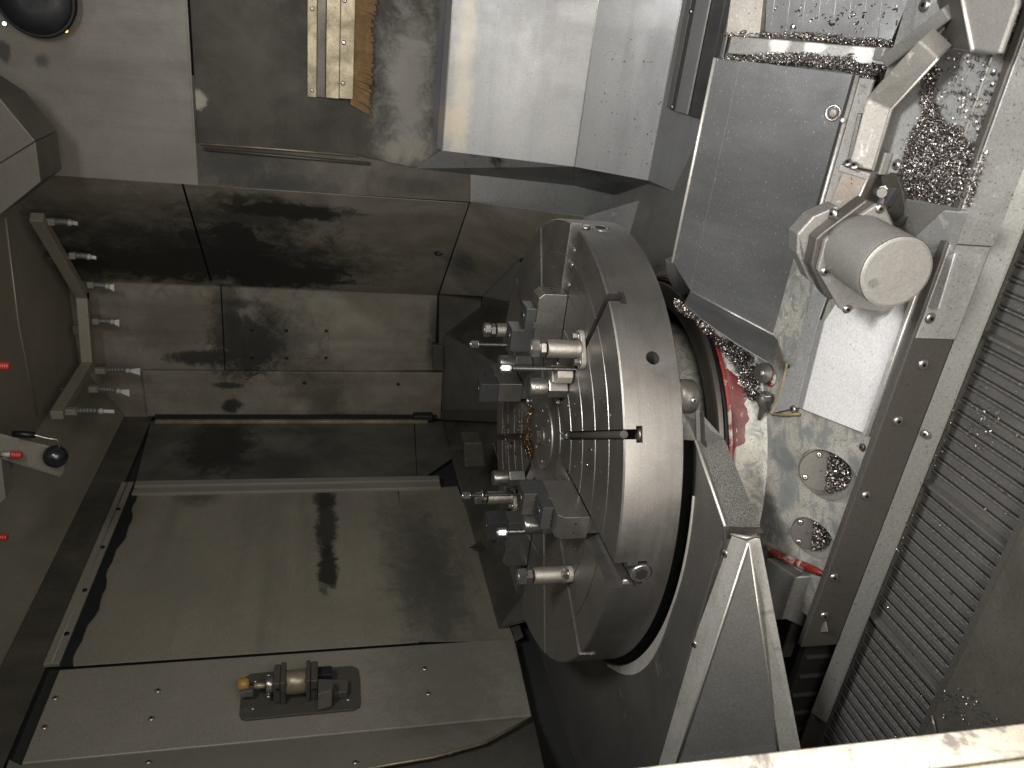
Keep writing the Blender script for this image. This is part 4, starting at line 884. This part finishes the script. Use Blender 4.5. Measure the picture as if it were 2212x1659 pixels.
fpts = [fl(*z2_(x, y)) for x, y in ((945, 105), (1000, 130), (1095, 310), (1300, 560), (1300, 900), (1000, 1040), (760, 1010), (655, 1035), (620, 1010), (430, 675), (495, 420), (540, 380))]
MB().prism(fpts, -axm * .014).build('flange', M['motor'], MO, bevel=.003)
f2 = [fl(*z2_(x, y)) for x, y in ((880, 80), (985, 120), (1000, 500), (900, 800), (560, 960), (510, 900), (395, 655), (440, 420), (490, 370))]
MB().prism([p - axm * .0145 for p in f2], -axm * .045).build('rear_flange', M['band'], MO, bevel=.004)
f3 = [fl(*z2_(x, y)) for x, y in ((690, 170), (725, 190), (480, 410), (390, 660), (510, 880), (440, 830), (330, 590), (335, 420), (480, 260))]
MB().prism([p - axm * .05 for p in f3], -axm * .05).build('gasket_ring', M['flangeplate'], MO, bevel=.004)
for x, y in ((968, 143), (560, 463), (493, 686), (685, 1012)): screw('screw', fl(*z2_(x, y)), axm, .0115, M['zinc'], MO)
screw('screw', fl(*z2_(640, 235)) - axm * .045, (0, -.3, .9), .013, M['zinc'], MO)

# cable duct from the motor: square pipe, flanged joint, elbow
def rect_tube(name, path, w, h, up, m, par, bev=.004, ridge=False):
    path = [V(p) for p in path]; vs_, fs_ = [], []
    for i, p in enumerate(path):
        if i == 0: t = path[1] - path[0]
        elif i == len(path) - 1: t = path[-1] - path[-2]
        else: t = (path[i + 1] - p).normalized() + (p - path[i - 1]).normalized()
        t = t.normalized(); k = 1.0
        if 0 < i < len(path) - 1: k = 1 / max(.5, t.dot((p - path[i - 1]).normalized()))
        s_ = t.cross(V(up)).normalized(); u_ = s_.cross(t).normalized()
        vs_ += [p + s_ * w / 2 * k + u_ * h / 2, p + s_ * w / 2 * k - u_ * h / 2, p - s_ * w / 2 * k - u_ * h / 2, p - s_ * w / 2 * k + u_ * h / 2]
    for i in range(len(path) - 1):
        for j in range(4): fs_.append((i * 4 + j, i * 4 + (j + 1) % 4, i * 4 + 4 + (j + 1) % 4, i * 4 + 4 + j))
    n = len(path); fs_ += [(0, 1, 2, 3), (n * 4 - 1, n * 4 - 2, n * 4 - 3, n * 4 - 4)]
    o = MB().add(vs_, fs_).build(name, m, par, bevel=bev)
    if ridge:
        j = min(range(4), key=lambda j: sum((vs_[i * 4 + j] - CAM).length for i in range(n)))
        MB().tube([vs_[i * 4 + j] * .9992 + CAM * .0008 for i in range(n)], .0028, 6).build('rubbed_ridge', M['weld'], o)
    return o
M['motor2'] = mat('dusty_duct', (.30, .288, .265), .3, .5, .35, 8, .5, .3, dirt=(.18, .16, .13), fine=220, worn=((.58, .565, .53), .58, .7, 18))
DU = thing('cable_duct', 'bent square metal duct with a pale ridge, running up from the motor cover', 'duct', P(1870, 330, 'Z', -.42))
dz = -.44
dp = lambda x, y, z=dz: P(x, y, 'Z', z)
rect_tube('lower_duct', [dp(1812, 480), dp(1858, 372)], .062, .06, (0, -.55, .8), M['duct'], DU, ridge=True)
rect_tube('upper_duct', [dp(1862, 362), dp(1905, 215), dp(2022, 92, dz + .02)], .054, .055, (0, -.75, .65), M['motor2'], DU, ridge=True)
rect_tube('joint_flange', [dp(1853, 377), dp(1859, 361)], .078, .07, (0, -.55, .8), M['motor'], DU)
rect_tube('rear_duct', [dp(1920, 128, -.47), dp(2060, 20, -.45)], .03, .04, (0, -.75, .65), M['motor'], DU)
MB().box(dp(1912, 118, -.47), (.03, .035, .04)).build('duct_end', M['motor'], DU, bevel=.004)
rect_tube('side_fold', [dp(1838, 350, -.46), dp(1862, 245, -.46)], .012, .03, (0, -.55, .8), M['band'], DU, .002)
for x, y in ((1845, 358), (1832, 352)): screw('screw', dp(x, y, -.40), (.6, -.3, .7), .0115, M['bright'], DU)
MB().box(dp(1905, 352, -.47), (.05, .03, .02)).build('tab', M['motor'], DU, bevel=.002)

# dark pentagon guard at the upper right corner
HG = thing('corner_box', 'pale and dark folded guard box at the upper right corner above the chips', 'guard box', dp(2095, 60, -.40))
hz = -.40
MB().prism([dp(2085, -60, hz), dp(2080, 2, hz), dp(2101, 108, hz), dp(2158, 116, hz), dp(2196, 8, hz), dp(2200, -60, hz)], (0, .0, -.012)).build('front_sheet', M['motor'], HG, bevel=.004)
sheet('side_sheet', [dp(2079, 2, hz - .002), dp(2100, 109, hz - .002), dp(2050, 104, hz - .07), dp(2040, 60, hz - .07), dp(2005, -60, hz - .07), dp(2075, -60, hz - .002)], M['band'], HG, bevel=.003)
sheet('lower_sheet', [dp(2101, 109, hz - .003), dp(2158, 117, hz - .003), dp(2120, 118, hz - .06), dp(2050, 105, hz - .072)], M['plate'], HG, bevel=.003)
MB().tube([dp(2079, -40, hz + .001), dp(2080, 2, hz + .001), dp(2101, 109, hz + .001)], .004, 8).build('rubbed_edge', M['weld'], HG)
WB = thing('screwed_plate', 'pale speckled plate with one socket screw behind the upper duct', 'plate', dp(2010, 60, -.49))
sheet('flat_sheet', [dp(1990, -60, -.488), dp(2046, -60, -.488), dp(2046, 50, -.488), dp(1998, 110, -.488), dp(1960, 130, -.488)], M['plate'], WB, th=.006, bevel=.002)
screw('screw', dp(1998, 11, -.487), (0, -.2, 1), .016, M['zinc'], WB)

# chip tray right of the duct
TR = thing('chip_tray', 'grey folded tray plate under the heap of chips at the right edge', 'tray', dp(2080, 250, -.5))
sheet('flat_sheet', [V((1.02, -.975, -.498)), V((XR, -.975, -.498)), V((XR, -.64, -.515)), V((1.0, -.64, -.515))], M['plate'], TR, th=.006)
sheet('outer_sheet', [V((1.02, -1.049, -.490)), V((XR, -1.049, -.490)), V((XR, -.977, -.497)), V((1.02, -.977, -.497))], M['plate'], TR, th=.006)
MB().tube([V((1.02, -.976, -.4955)), V((XR, -.976, -.4955))], .0025, 6).build('seam_bead', M['weld'], TR)
MB().tube([V((1.07, -1.051, -.4875)), V((XR, -1.051, -.4875))], .0035, 8).build('rubbed_rim', M['weld'], TR)
sheet('duct_side_plate', [dp(1958, 120, -.482), dp(2010, 130, -.482), dp(1990, 250, -.482), dp(1942, 380, -.482), dp(1885, 375, -.482), dp(1910, 250, -.482)], M['plate'], TR, th=.004)
for x, y in ((1936, 356), (1890, 354)): screw('screw', dp(x, y, -.481), (0, 0, 1), .013, M['zinc'], TR)
# folded hood below the heap, and the dark open bracket beside the duct
FH = thing('folded_hood', 'folded hood with a dark top and pale speckled face between motor and chip heap', 'hood', dp(2010, 500, -.44))
k1 = dp(*z2_(1510, 165), z=-.42)
sheet('top_sheet', [dp(*z2_(1190, 60), z=-.44), dp(*z2_(1725, 160), z=-.44), k1, dp(*z2_(1270, 385), z=-.47), dp(*z2_(1150, 320), z=-.49)], M['flangeplate'], FH, bevel=.002)
sheet('front_sheet', [k1, dp(*z2_(1722, 180), z=-.425), dp(*z2_(1610, 505), z=-.5), dp(*z2_(1590, 522), z=-.5), dp(*z2_(1400, 515), z=-.5), dp(*z2_(1270, 386), z=-.472)], M['plate'], FH, bevel=.003)
OB = thing('open_bracket', 'dark open box bracket with a bolt inside, beside the rusty duct', 'bracket', dp(1930, 430, -.48))
z6 = zc(3000, 550, 2.765)
o6 = lambda x, y, z: P(*z6(x, y), 'Z', z)
sheet('back_sheet', [o6(1440, 430, -.47), o6(1560, 385, -.47), o6(1640, 440, -.47), o6(1690, 600, -.47), o6(1735, 880, -.47), o6(1605, 990, -.47), o6(1500, 800, -.47)], M['soot'], OB, th=.02, bevel=.003)
MB().prism([o6(1605, 560, -.45), o6(1530, 545, -.45), o6(1470, 750, -.45), o6(1490, 760, -.45)], (0, 0, -.02)).build('side_flap', M['cover'], OB, bevel=.001)
MB().prism([o6(1600, 975, -.455), o6(1735, 875, -.455), o6(1725, 842, -.455), o6(1580, 945, -.455)], (0, 0, -.015)).build('lower_flap', M['steel'], OB, bevel=.001)
MB().hexa(o6(1480, 600, -.458), .022, .016, (.3, -.6, .7)).build('bolt', M['steel'], OB)
MB().cyl(o6(1410, 600, -.46), .012, .05, (.1, -.8, .4), 14).build('pivot', M['band'], OB)

# ------------------------------------------------------------------ chip conveyor
CO = thing('chip_conveyor', 'chip conveyor of hinged dark steel slats running along the bottom right', 'conveyor', (.3, -1.18, -.66))
zcv = -.66; ytop, ybot = -1.055, -1.335
xs0 = P(1986, 1027, 'Z', zcv).x; pitch = P(2071, 839, 'Z', zcv).x - P(2063.9, 862, 'Z', zcv).x
pitch = .033
slat_m = None; rod_m = None; k0 = -24
for k in range(-34, 36):
    X = xs0 + k * pitch
    if slat_m is None:
        s_ = MB().prism([(-pitch / 2 + .003, 0, -.004), (-pitch / 2 + .008, 0, .0), (pitch / 2 - .010, 0, .0), (pitch / 2 - .006, 0, -.004), (pitch / 2 - .006, 0, -.01), (-pitch / 2 + .003, 0, -.01)], (0, ybot - ytop, 0)).build('slat', M['conv'], None, False)
        slat_m = s_.data; s_.parent = CO
        n = 14; path = []; rr_ = []
        for i in range(n):
            for f, r in ((.0, .0034), (.03, .0036), (.97, .0036)): path.append((0, (ybot - ytop) * (i + f) / n, 0)); rr_.append(r)
        mb = MB().tube(path + [(0, ybot - ytop, 0)], rr_ + [.0034], 8)
        rod_ = mb.build('hinge', M['conv'], s_, False); rod_m = rod_.data
    else:
        s_ = bpy.data.objects.new('slat', slat_m); COL.objects.link(s_); s_.parent = CO
        rod_ = bpy.data.objects.new('hinge', rod_m); COL.objects.link(rod_); rod_.parent = s_
    s_.location = (X + pitch / 2 - .3, ytop + 1.18, -.004 + random.uniform(-.0012, .0012)); rod_.location = (-pitch / 2, 0, .0005)
for k in (0, 12, -13, 25):
    X = xs0 + k * pitch
    MB().prism([(X - .010, ytop, zcv - .005), (X - .004, ytop, zcv + .016), (X + .004, ytop, zcv + .016), (X + .008, ytop, zcv - .005)], (0, ybot - ytop, 0)).build('scraper_bar', M['conv'], CO, bevel=.002)
MB().box((.3, -1.19, -.70), (3.2, .4, .02)).build('bed_plate', M['void'], CO)
MB().box((.3, -1.0525, -.668), (3.2, .012, .03)).build('side_chain_guard', M['conv'], CO)
MB().box((.3, ybot - .012, -.652), (3.2, .016, .05)).build('side_plate', M['band'], CO)
MB().prism([(XR, ybot - .02, -.628), (-1., ybot - .02, -.628), (-1., -2.1, -.61), (XR, -2.1, -.61)], (0, 0, -.012)).build('outer_plate', M['doordark'], CO)
MB().tube([P(2013, 1545, 'Z', -.62), P(2022, 1585, 'Z', -.62)], .003, 6).build('seam', M['lip'], CO)

# pit floor below everything
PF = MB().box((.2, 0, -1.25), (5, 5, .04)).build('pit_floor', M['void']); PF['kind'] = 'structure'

# ------------------------------------------------------------------ funnel sheets behind the table
FU = setting('funnel_wall', (-.3, 1.2, -.2))
q = lambda x, y, z: P(x, y, 'Z', z)
a1, a2, a3, a4 = lp(1120, 562), lp(1042, 640), kp(1039, 662), kp(962, 722)
R1_ = PN(1250, 640, P(1262, 470, 'Y', Y1), V((0, -.36, .93))); R2_ = V((.1, 1.02, -.5)); R3_ = V((-.4, .95, -.5)); R4_ = V((-.8, .6, -.45))
M['funnel'] = mat('speckled_funnel_sheet', (.17, .165, .15), .35, .45, .4, 5, 1.0, .1, dirt=(.02, .02, .02))
sheet('panel', [a1, a2, R2_, R1_], M['funnel'], FU)
sheet('panel', [a2, a3, R2_], M['funnel'], FU)
sheet('panel', [a3, a4, R3_, R2_], M['soot'], FU)
cor = bp_(956, 905); cor2 = lx(976, 992)
sheet('panel', [a4, bp_(952, 805), cor, R3_], M['funnel'], FU)
sheet('panel', [cor, cor2, R4_, R3_], M['soot'], FU)
sheet('panel', [cor2, V((XL, .3, cor2.z)), V((XL + .2, .2, -.35)), R4_], M['soot'], FU)
MB().prism([cor + V((.05, -.1, .03)), cor + V((.12, -.1, .03)), R3_ + V((.0, 0, .05)), R3_ + V((-.08, 0, .05))], (0, .01, -.03)).build('brace_strip', M['band'], FU)
fl_ = MB().prism([(XR, 1.55, -.8), (XR, -.5, -.83), (-1.2, -.5, -.83), (-1.2, 1.8, -.62)], (0, 0, -.02)).build('tray_floor', M['flangeplate'], FU)
BT = thing('rear_block', 'plain dark box standing behind the table at the far left', 'box', bp_(1010, 980))
b1, b2, b3, b4 = [P(x, y, 'Y', 1.0) for x, y in ((1003, 957), (1042, 957), (1049, 1008), (1003, 1009))]
MB().prism([b1, b2, b3, b4], (0, .12, 0)).build('box_body', M['soot'], BT, bevel=.004)
for x, y in ((1007, 993), (1038, 993), (1009, 1006)): MB().cyl(P(x, y, 'Y', .9995), .005, .003, (0, -1, 0), 8).build('rivet', M['zinc'], BT)
MB().prism([P(x, y, 'Y', 1.02) for x, y in ((972, 966), (1002, 963), (1002, 972), (972, 973))], (0, .03, 0)).build('lug', M['void'], BT)

# ------------------------------------------------------------------ door jamb close to the camera
JB = thing('door_jamb', 'chipped cream painted door jamb, out of focus along the lower right edge', 'door jamb', (.36, -1.7, .2))
jx = .405
MB().prism([(jx, -1.70, -1.0), (jx, -1.756, -1.0), (jx - .012, -1.757, -1.0), (jx - .012, -1.70, -1.0)], (0, 0, 3.)).build('edge_strip', M['jamb'], JB, bevel=.004)
MB().box((jx - .012, -1.762, .5), (.012, .010, 3.)).build('groove', M['brass'], JB, bevel=.001)
MB().box((jx - .075, -1.80, .5), (.16, .07, 3.)).build('front_post', M['jamb'], JB, bevel=.006)

# ------------------------------------------------------------------ metal chips
def chip(mb, p, n, l, w, rnd):
    n = V(n).normalized(); t = V((rnd.uniform(-1, 1), rnd.uniform(-1, 1), rnd.uniform(-1, 1))); t = (t - n * t.dot(n) * rnd.uniform(.3, .95)).normalized()
    s_ = t.cross(n + V((rnd.uniform(-.8, .8), rnd.uniform(-.8, .8), rnd.uniform(-.8, .8)))).normalized(); u = s_.cross(t)
    k = rnd.uniform(.1, .5); o = len(mb.v)
    for a, h in ((-.5, 0), (-.17, k * .7), (.17, k * .7), (.5, 0)):
        c = V(p) + t * l * a + u * l * h; mb.v += [tuple(c + s_ * w / 2), tuple(c - s_ * w / 2)]
    for i in range(3): mb.f.append((o + 2 * i, o + 2 * i + 1, o + 2 * i + 3, o + 2 * i + 2)); mb.sm.append(False)
def inside(x, y, poly):
    c = False; j = len(poly) - 1
    for i in range(len(poly)):
        if (poly[i][1] > y) != (poly[j][1] > y) and x < (poly[j][0] - poly[i][0]) * (y - poly[i][1]) / (poly[j][1] - poly[i][1]) + poly[i][0]: c = not c
        j = i
    return c
def scatter(name, label, cat, poly, to3, nrm, n, size, m, height=0., seed=1, edge=14., group=None):
    """chips thrown over an area whose outline is given; to3 turns an outline point into a point of the surface"""
    rnd = random.Random(seed); mb = MB(); xs_ = [p[0] for p in poly]; ys_ = [p[1] for p in poly]; k = 0; tries = 0
    while k < n and tries < n * 40:
        tries += 1; x, y = rnd.uniform(min(xs_), max(xs_)), rnd.uniform(min(ys_), max(ys_))
        if not inside(x + rnd.gauss(0, edge * .25), y + rnd.gauss(0, edge * .25), poly): continue
        p = to3(x, y) + V(nrm) * (rnd.random() * height + .0015); l = size * rnd.uniform(.5, 1.35) * (1.8 if rnd.random() < .03 else 1)
        chip(mb, p, nrm, l, l * rnd.uniform(.22, .45), rnd); k += 1
    o = mb.build(name, m, fixn=False); o['kind'] = 'stuff'; o['label'] = label
    return o
def mound(name, poly, to3, h, m, label, nx=46):
    xs_ = [p[0] for p in poly]; ys_ = [p[1] for p in poly]; rnd = random.Random(5); vs_, fs_ = [], []; idx = {}
    x0, x1, y0, y1 = min(xs_), max(xs_), min(ys_), max(ys_)
    def dist_edge(x, y):
        d = 1e9
        for (ax, ay), (bx, by) in zip(poly, poly[1:] + poly[:1]):
            ex, ey = bx - ax, by - ay; t = max(0, min(1, ((x - ax) * ex + (y - ay) * ey) / (ex * ex + ey * ey + 1e-9))); d = min(d, hypot(x - ax - t * ex, y - ay - t * ey))
        return d
    for i in range(nx + 1):
        for j in range(nx + 1):
            x, y = x0 + (x1 - x0) * i / nx, y0 + (y1 - y0) * j / nx; ins = inside(x, y, poly); d = dist_edge(x, y) if ins else -dist_edge(x, y)
            vs_.append(to3(x, y) + V((0, 0, max(-.004, min(1, d / 45) * h) + (rnd.uniform(0, .006) if ins else 0) - .002)))
    for i in range(nx):
        for j in range(nx):
            a = i * (nx + 1) + j; x, y = x0 + (x1 - x0) * (i + .5) / nx, y0 + (y1 - y0) * (j + .5) / nx
            if inside(x, y, poly): fs_.append((a, a + 1, a + nx + 2, a + nx + 1))
    o = MB().add(vs_, fs_).build(name, m, fixn=False); o['kind'] = 'stuff'; o['label'] = label; return o, dist_edge
M['heap'] = mat('dark_chip_bed', (.12, .11, .10), .8, .35, .6, 90, 0, .6, dirt=(.4, .4, .4), fine=400)
heap = [z1(x, y) for x, y in ((1385, 890), (1440, 900), (1490, 1010), (1540, 1085), (1640, 1110), (1700, 1205), (1765, 1250), (1915, 1195), (1890, 1340), (1800, 1640))] + [z2(x, y) for x, y in ((1740, 130), (1500, 88), (1180, 20))] + [z1(x, y) for x, y in ((1140, 1500), (1200, 1290), (1275, 1085), (1340, 1010))]
zt_ = lambda x, y: P(x, y, 'Z', -.492)
ob, de = mound('chip_heap', heap, zt_, .022, M['heap'], 'dense heap of small bright and dark metal chips on the tray')
hz_ = lambda x, y: zt_(x, y) + V((0, 0, min(1, de(x, y) / 45) * .022))
scatter('metal_chips', 'bright curled chips covering the heap on the tray', 'chips', heap, hz_, (0, 0, 1), 19000, .0043, M['chip'], .008, 2, 16)
trail = [z1(x, y) for x, y in ((1385, 640), (1480, 560), (1500, 640), (1440, 780), (1420, 900), (1470, 1000), (1380, 1010), (1340, 900), (1360, 760))]
scatter('metal_chips', 'chips trailing up from the heap beside the square duct', 'chips', trail, zt_, (0, 0, 1), 1600, .0050, M['chip'], .012, 3, 10)
scatter('metal_chips', 'loose chips strewn over the tray above the heap', 'chips', [z1(x, y) for x, y in ((1560, 450), (2160, 440), (2200, 520), (2000, 1000), (1900, 1180), (1640, 1100), (1430, 880), (1500, 600))], zt_, (0, 0, 1), 230, .009, M['chip'], .0, 4)
scatter('metal_chips', 'chips along the pale tray edge', 'chips', [z1(x, y) for x, y in ((2120, 80), (2212, 40), (2212, 300), (2150, 420), (2080, 400))], zt_, (0, 0, 1), 130, .009, M['chip'], .0, 5)
g0 = lambda x, y: c2(x, y, D2 + .004)
scatter('metal_chips', 'chips filling the gutter above the sloping cover', 'chips', [z1(x, y) for x, y in ((-420, 505), (0, 470), (200, 460), (420, 455), (560, 490), (700, 500), (740, 460), (800, 560), (1000, 560), (1040, 600), (940, 640), (920, 760), (850, 740), (830, 650), (690, 600), (380, 560), (0, 530), (-420, 540))], g0, tuple(CVn), 6000, .0050, M['chip'], .03, 6, 10)
scatter('metal_chips', 'chips lying along the top of the wiper ledge', 'chips', [z1(x, y) for x, y in ((-380, 280), (140, 300), (220, 285), (430, 300), (560, 310), (700, 340), (950, 330), (990, 350), (1090, 380), (1080, 415), (600, 360), (300, 335), (100, 315), (-380, 318))], lambda x, y: c2(x, y, D2 + .004), tuple(CVn), 2200, .0050, M['chip'], .02, 7, 8)
scatter('metal_chips', 'chips caught beside the dark edge bar at the top', 'chips', [z1(x, y) for x, y in ((1240, -20), (1300, -20), (1280, 90), (1230, 180), (1170, 160), (1220, 100))], lambda x, y: cv(x, y, .03), tuple(CVn), 260, .007, M['chip'], .01, 8, 6)
scatter('metal_chips', 'few chips resting on the ribbed plate', 'chips', [z1(x, y) for x, y in ((20, 20), (1150, 20), (1080, 360), (150, 280))], lambda x, y: c2(x, y, D2 + .001), tuple(CVn), 60, .008, M['chip'], 0, 9)
def be(x, y):
    z = ZB + .001
    for _ in range(6):
        p = P(x, y, 'Z', z); r = hypot(p.x, p.y)
        zn = max(ZB + .001, -.436 if r < .622 else -.436 - (r - .615) * 1.5) if r < .69 else ZB + .001; z = (z + zn) / 2
    return P(x, y, 'Z', z)
z5 = E5 = zc(2640, 1150, 3.687)
scatter('metal_chips', 'band of silvery chips along the foot of the sloping cover', 'chips', [z5(x, y) for x, y in ((620, 630), (760, 640), (900, 730), (1060, 790), (1250, 900), (1420, 1030), (1380, 1090), (1300, 1180), (1480, 1130), (1490, 1330), (1480, 1500), (1600, 1600), (1560, 1700), (1400, 1660), (1300, 1500), (1240, 1320), (1140, 1120), (1000, 960), (860, 830), (690, 740))], be, (0, 0, 1), 3800, .0072, M['chip'], .02, 10, 10)
scatter('metal_chips', 'silvery chips wedged between the steel ring and the cover', 'chips', [z5(x, y) for x, y in ((240, 60), (320, 170), (430, 210), (520, 250), (620, 270), (600, 350), (700, 400), (760, 480), (820, 560), (700, 580), (640, 480), (540, 370), (420, 290), (300, 210), (230, 130))], lambda x, y: ew(x, y) + V((-.012, -.012, 0)), (-.5, -.4, .8), 1200, .0078, M['chip'], .012, 11, 8)
for k, (c0, ax, r, _) in enumerate(pk):
    t1p = ax.cross(V((0, 0, 1))).normalized(); dn = -t1p.cross(ax); dn = dn if dn.z < 0 else -dn
    mb = MB(); rnd = random.Random(20 + k)
    for i in range(420):
        u_, v_ = rnd.gauss(0, .4), rnd.uniform(.12, .92)
        if hypot(u_, v_) > .95: continue
        chip(mb, c0 + (t1p * u_ + dn * v_) * r + ax * (.006 + .045 * v_ * rnd.random()), (0, -.4, .9), .012 * rnd.uniform(.5, 1.3), .004, rnd)
    o = mb.build('metal_chips', M['chip'], fixn=False); o['kind'] = 'stuff'; o['label'] = ('chips gathered at the bottom of the large pocket', 'chips gathered at the bottom of the small pocket')[k]
cz = lambda x, y: P(x, y, 'Z', zcv + .003)
convp = [(2080, 800), (2260, 880), (2260, 1120), (2160, 1240), (2040, 1480), (1960, 1640), (1840, 1560), (1920, 1230), (2010, 980)]
scatter('metal_chips', 'tiny bright chips strewn over the conveyor slats', 'chips', convp, cz, (0, 0, 1), 230, .0050, M['chip'], 0, 30)
scatter('metal_chips', 'line of chips along the inner edge of the conveyor', 'chips', [(2062, 835), (2085, 850), (1930, 1220), (1850, 1420), (1826, 1410), (1900, 1230)], cz, (0, 0, 1), 380, .0048, M['chip'], .004, 31)
scatter('metal_chips', 'patch of chips in the middle of the conveyor', 'chips', [(2110, 850), (2170, 900), (2120, 990), (2080, 960)], cz, (0, 0, 1), 110, .0048, M['chip'], .003, 33)
scatter('metal_chips', 'specks of chip on the dark outer plate', 'chips', [(2060, 1480), (2170, 1560), (2060, 1600), (2020, 1500)], lambda x, y: P(x, y, 'Z', -.617), (0, 0, 1), 90, .005, M['chip'], 0, 32)
scatter('metal_chips', 'few dark chips stuck on the lower bright chute', 'chips', [(1300, 100), (1400, 60), (1480, 300), (1400, 380), (1260, 330)], lambda x, y: PN(x, y, w2, (w3 - w2).cross(V((1, 0, 0)))), (0, -.7, .7), 70, .007, M['heap'], 0, 34)
# chips, wire-like strings and a golden heap on the turning table
tz = lambda x, y: P(x, y, 'Z', .001)
scatter('brassy_chips', 'heap of golden chips beside the hub of the turning table', 'chips', [N_(x, y) for N_ in (zc(1900, 1560, 5.53),) for x, y in ((1200, 300), (1300, 350), (1320, 440), (1260, 560), (1250, 760), (1210, 850), (1270, 900), (1280, 1020), (1310, 1300), (1330, 1450), (1260, 1590), (1220, 1480), (1200, 1340), (1080, 1230), (1060, 1060), (1110, 940), (1190, 840), (1200, 600), (1240, 450))], tz, (0, 0, 1), 2600, .0050, M['gold'], .016, 40, 5)
scatter('metal_chips', 'few bright specks on the turning table', 'chips', [B_(x, y) for B_ in (zc(2048, 1536, 2.16),) for x, y in ((200, 150), (860, 100), (900, 900), (600, 900), (320, 640), (220, 500))], tz, (0, 0, 1), 60, .006, M['chip'], 0, 41)
rnd = random.Random(50); N9 = zc(1900, 1560, 5.53)
strings = [((745, 230), (755, 760), (690, 870), (720, 1640)), ((870, 380), (960, 660), (980, 860)), ((650, 620), (690, 900), (790, 1000)), ((1010, 400), (1010, 680), (965, 960)), ((1080, 480), (1070, 820), (1050, 980)), ((690, 1070), (850, 1010), (1060, 1000)), ((720, 1080), (740, 1300), (750, 1430)), ((440, 1150), (490, 1330), (555, 1540)), ((800, 1080), (840, 1280), (930, 1430)), ((970, 1040), (1050, 1120), (1050, 1430)), ((680, 870), (810, 760)), ((760, 1290), (880, 1500)), ((840, 1270), (970, 1490))]
for i, s_ in enumerate(strings):
    pts = [tz(*N9(x, y)) for x, y in s_]; path = []; L_ = sum((b_ - a).length for a, b_ in zip(pts, pts[1:])); n = max(24, int(L_ / .0035)); ph = 0
    for k in range(n + 1):
        f = k / n * (len(pts) - 1); j = min(int(f), len(pts) - 2); c = pts[j].lerp(pts[j + 1], f - j); d = (pts[j + 1] - pts[j]).normalized(); u = V((-d.y, d.x, 0)); ph += 1.25
        path.append(c + u * .0032 * cos(ph) + V((0, 0, .006 + .0032 * sin(ph))))
    o = thing('string_chip', 'curly string chip lying over the far grooves of the turning table', 'metal chip', pts[0], 'string chips on the turning table'); MB().tube(path, .0011, 4).build('strand', M['chip'], o)
for (x, y), lb in (((1840, 270), 'bent bright chip standing beside the pale end of the slot pin'), ((850, 1140), 'small brassy chip in the far groove of the turning table')):
    p = tz(*N9(x, y)); o = thing('curl_chip', lb, 'metal chip', p); mb = MB()
    for k in range(3): chip(mb, p + V((0, 0, .006 * k)), (0, -.5, .5), .03, .012, rnd)
    mb.build('curl', M['chip'] if x > 1000 else M['gold'], o, fixn=False)

fp0 = P(1262, 470, 'Y', Y1); fpn = V((0, -.36, .93))
ff = lambda x, y: PN(x, y, fp0, fpn)
sheet('floor_panel', [ff(1262, 468), ff(1560, 380), ff(1520, 560), ff(1440, 690), ff(1250, 640), ff(1120, 560)], M['plate'], FU, th=.004)
scatter('metal_chips', 'loose chips on the grey floor sheet beside the table', 'chips', [(1400, 440), (1480, 430), (1475, 560), (1430, 560), (1380, 470)], ff, tuple(fpn), 240, .006, M['chip'], 0, 60)
scatter('metal_chips', 'small chips on the pale funnel sheet behind the table', 'chips', [(1050, 630), (1120, 575), (1110, 690), (1045, 690)], lambda x, y: PN(x, y, a1, (a2 - a1).cross(R1_ - a1)), (0, -.5, .8), 160, .008, M['heap'], 0, 61)

# ------------------------------------------------------------------ front of the enclosure left of the doorway (the camera looks in past it)
FWL = setting('front_wall', (-.5, -1.8, .6))
MB().box((-.45, -1.80, .65), (1.62, .03, 3.3)).build('panel', M['column'], FWL)

hp = cv(1799, 244, .0005); o = MB().lathe([(.022, 0), (.021, .002), (.016, .002), (.015, -.0005)], 24, hp, CVn).build('plug_ring', M['bright'], CV)
MB().lathe([(.015, .0002), (.006, .001), (0, .0012)], 16, hp, CVn).build('plug', M['duct'], CV)
M['stainmark'] = flat('oil_stain', (.10, .095, .085), .2, .5)
# low sill under the doorway
MB().box((1.36, -1.985, -.75), (1.95, .03, .84)).build('sill_panel', M['column'], FWL)
# dark shell behind the sheets, so that their joints stay dark
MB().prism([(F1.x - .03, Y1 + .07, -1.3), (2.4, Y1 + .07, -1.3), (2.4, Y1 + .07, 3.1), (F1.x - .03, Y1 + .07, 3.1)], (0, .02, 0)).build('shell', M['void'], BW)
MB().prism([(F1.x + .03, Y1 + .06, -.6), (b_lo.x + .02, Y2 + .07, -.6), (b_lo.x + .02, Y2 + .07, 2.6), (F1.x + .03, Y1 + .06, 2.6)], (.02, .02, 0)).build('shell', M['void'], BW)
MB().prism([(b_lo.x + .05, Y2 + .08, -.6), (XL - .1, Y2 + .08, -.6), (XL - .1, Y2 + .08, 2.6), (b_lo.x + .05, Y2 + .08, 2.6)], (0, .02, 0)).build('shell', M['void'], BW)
# small curled smudge on the slanting wall
o_ = on_facet(947, 546) + FN * .002; e1_ = V((.707, -.707, 0)); e2_ = V((0, 0, 1))
MB().tube([o_ + (e1_ * cos(t / 3) + e2_ * sin(t / 3)) * .02 for t in range(0, 15)], [.004 + .004 * (t % 3) / 3 for t in range(15)], 6).build('smudge', M['black'], BW)


c_, s_ = deg(-60)
MB().cyl((c_ * .285, s_ * .285, -.0145), .0125, .48, (c_, s_, 0), 24, .001).build('slot_bar', M['soot'], TT)
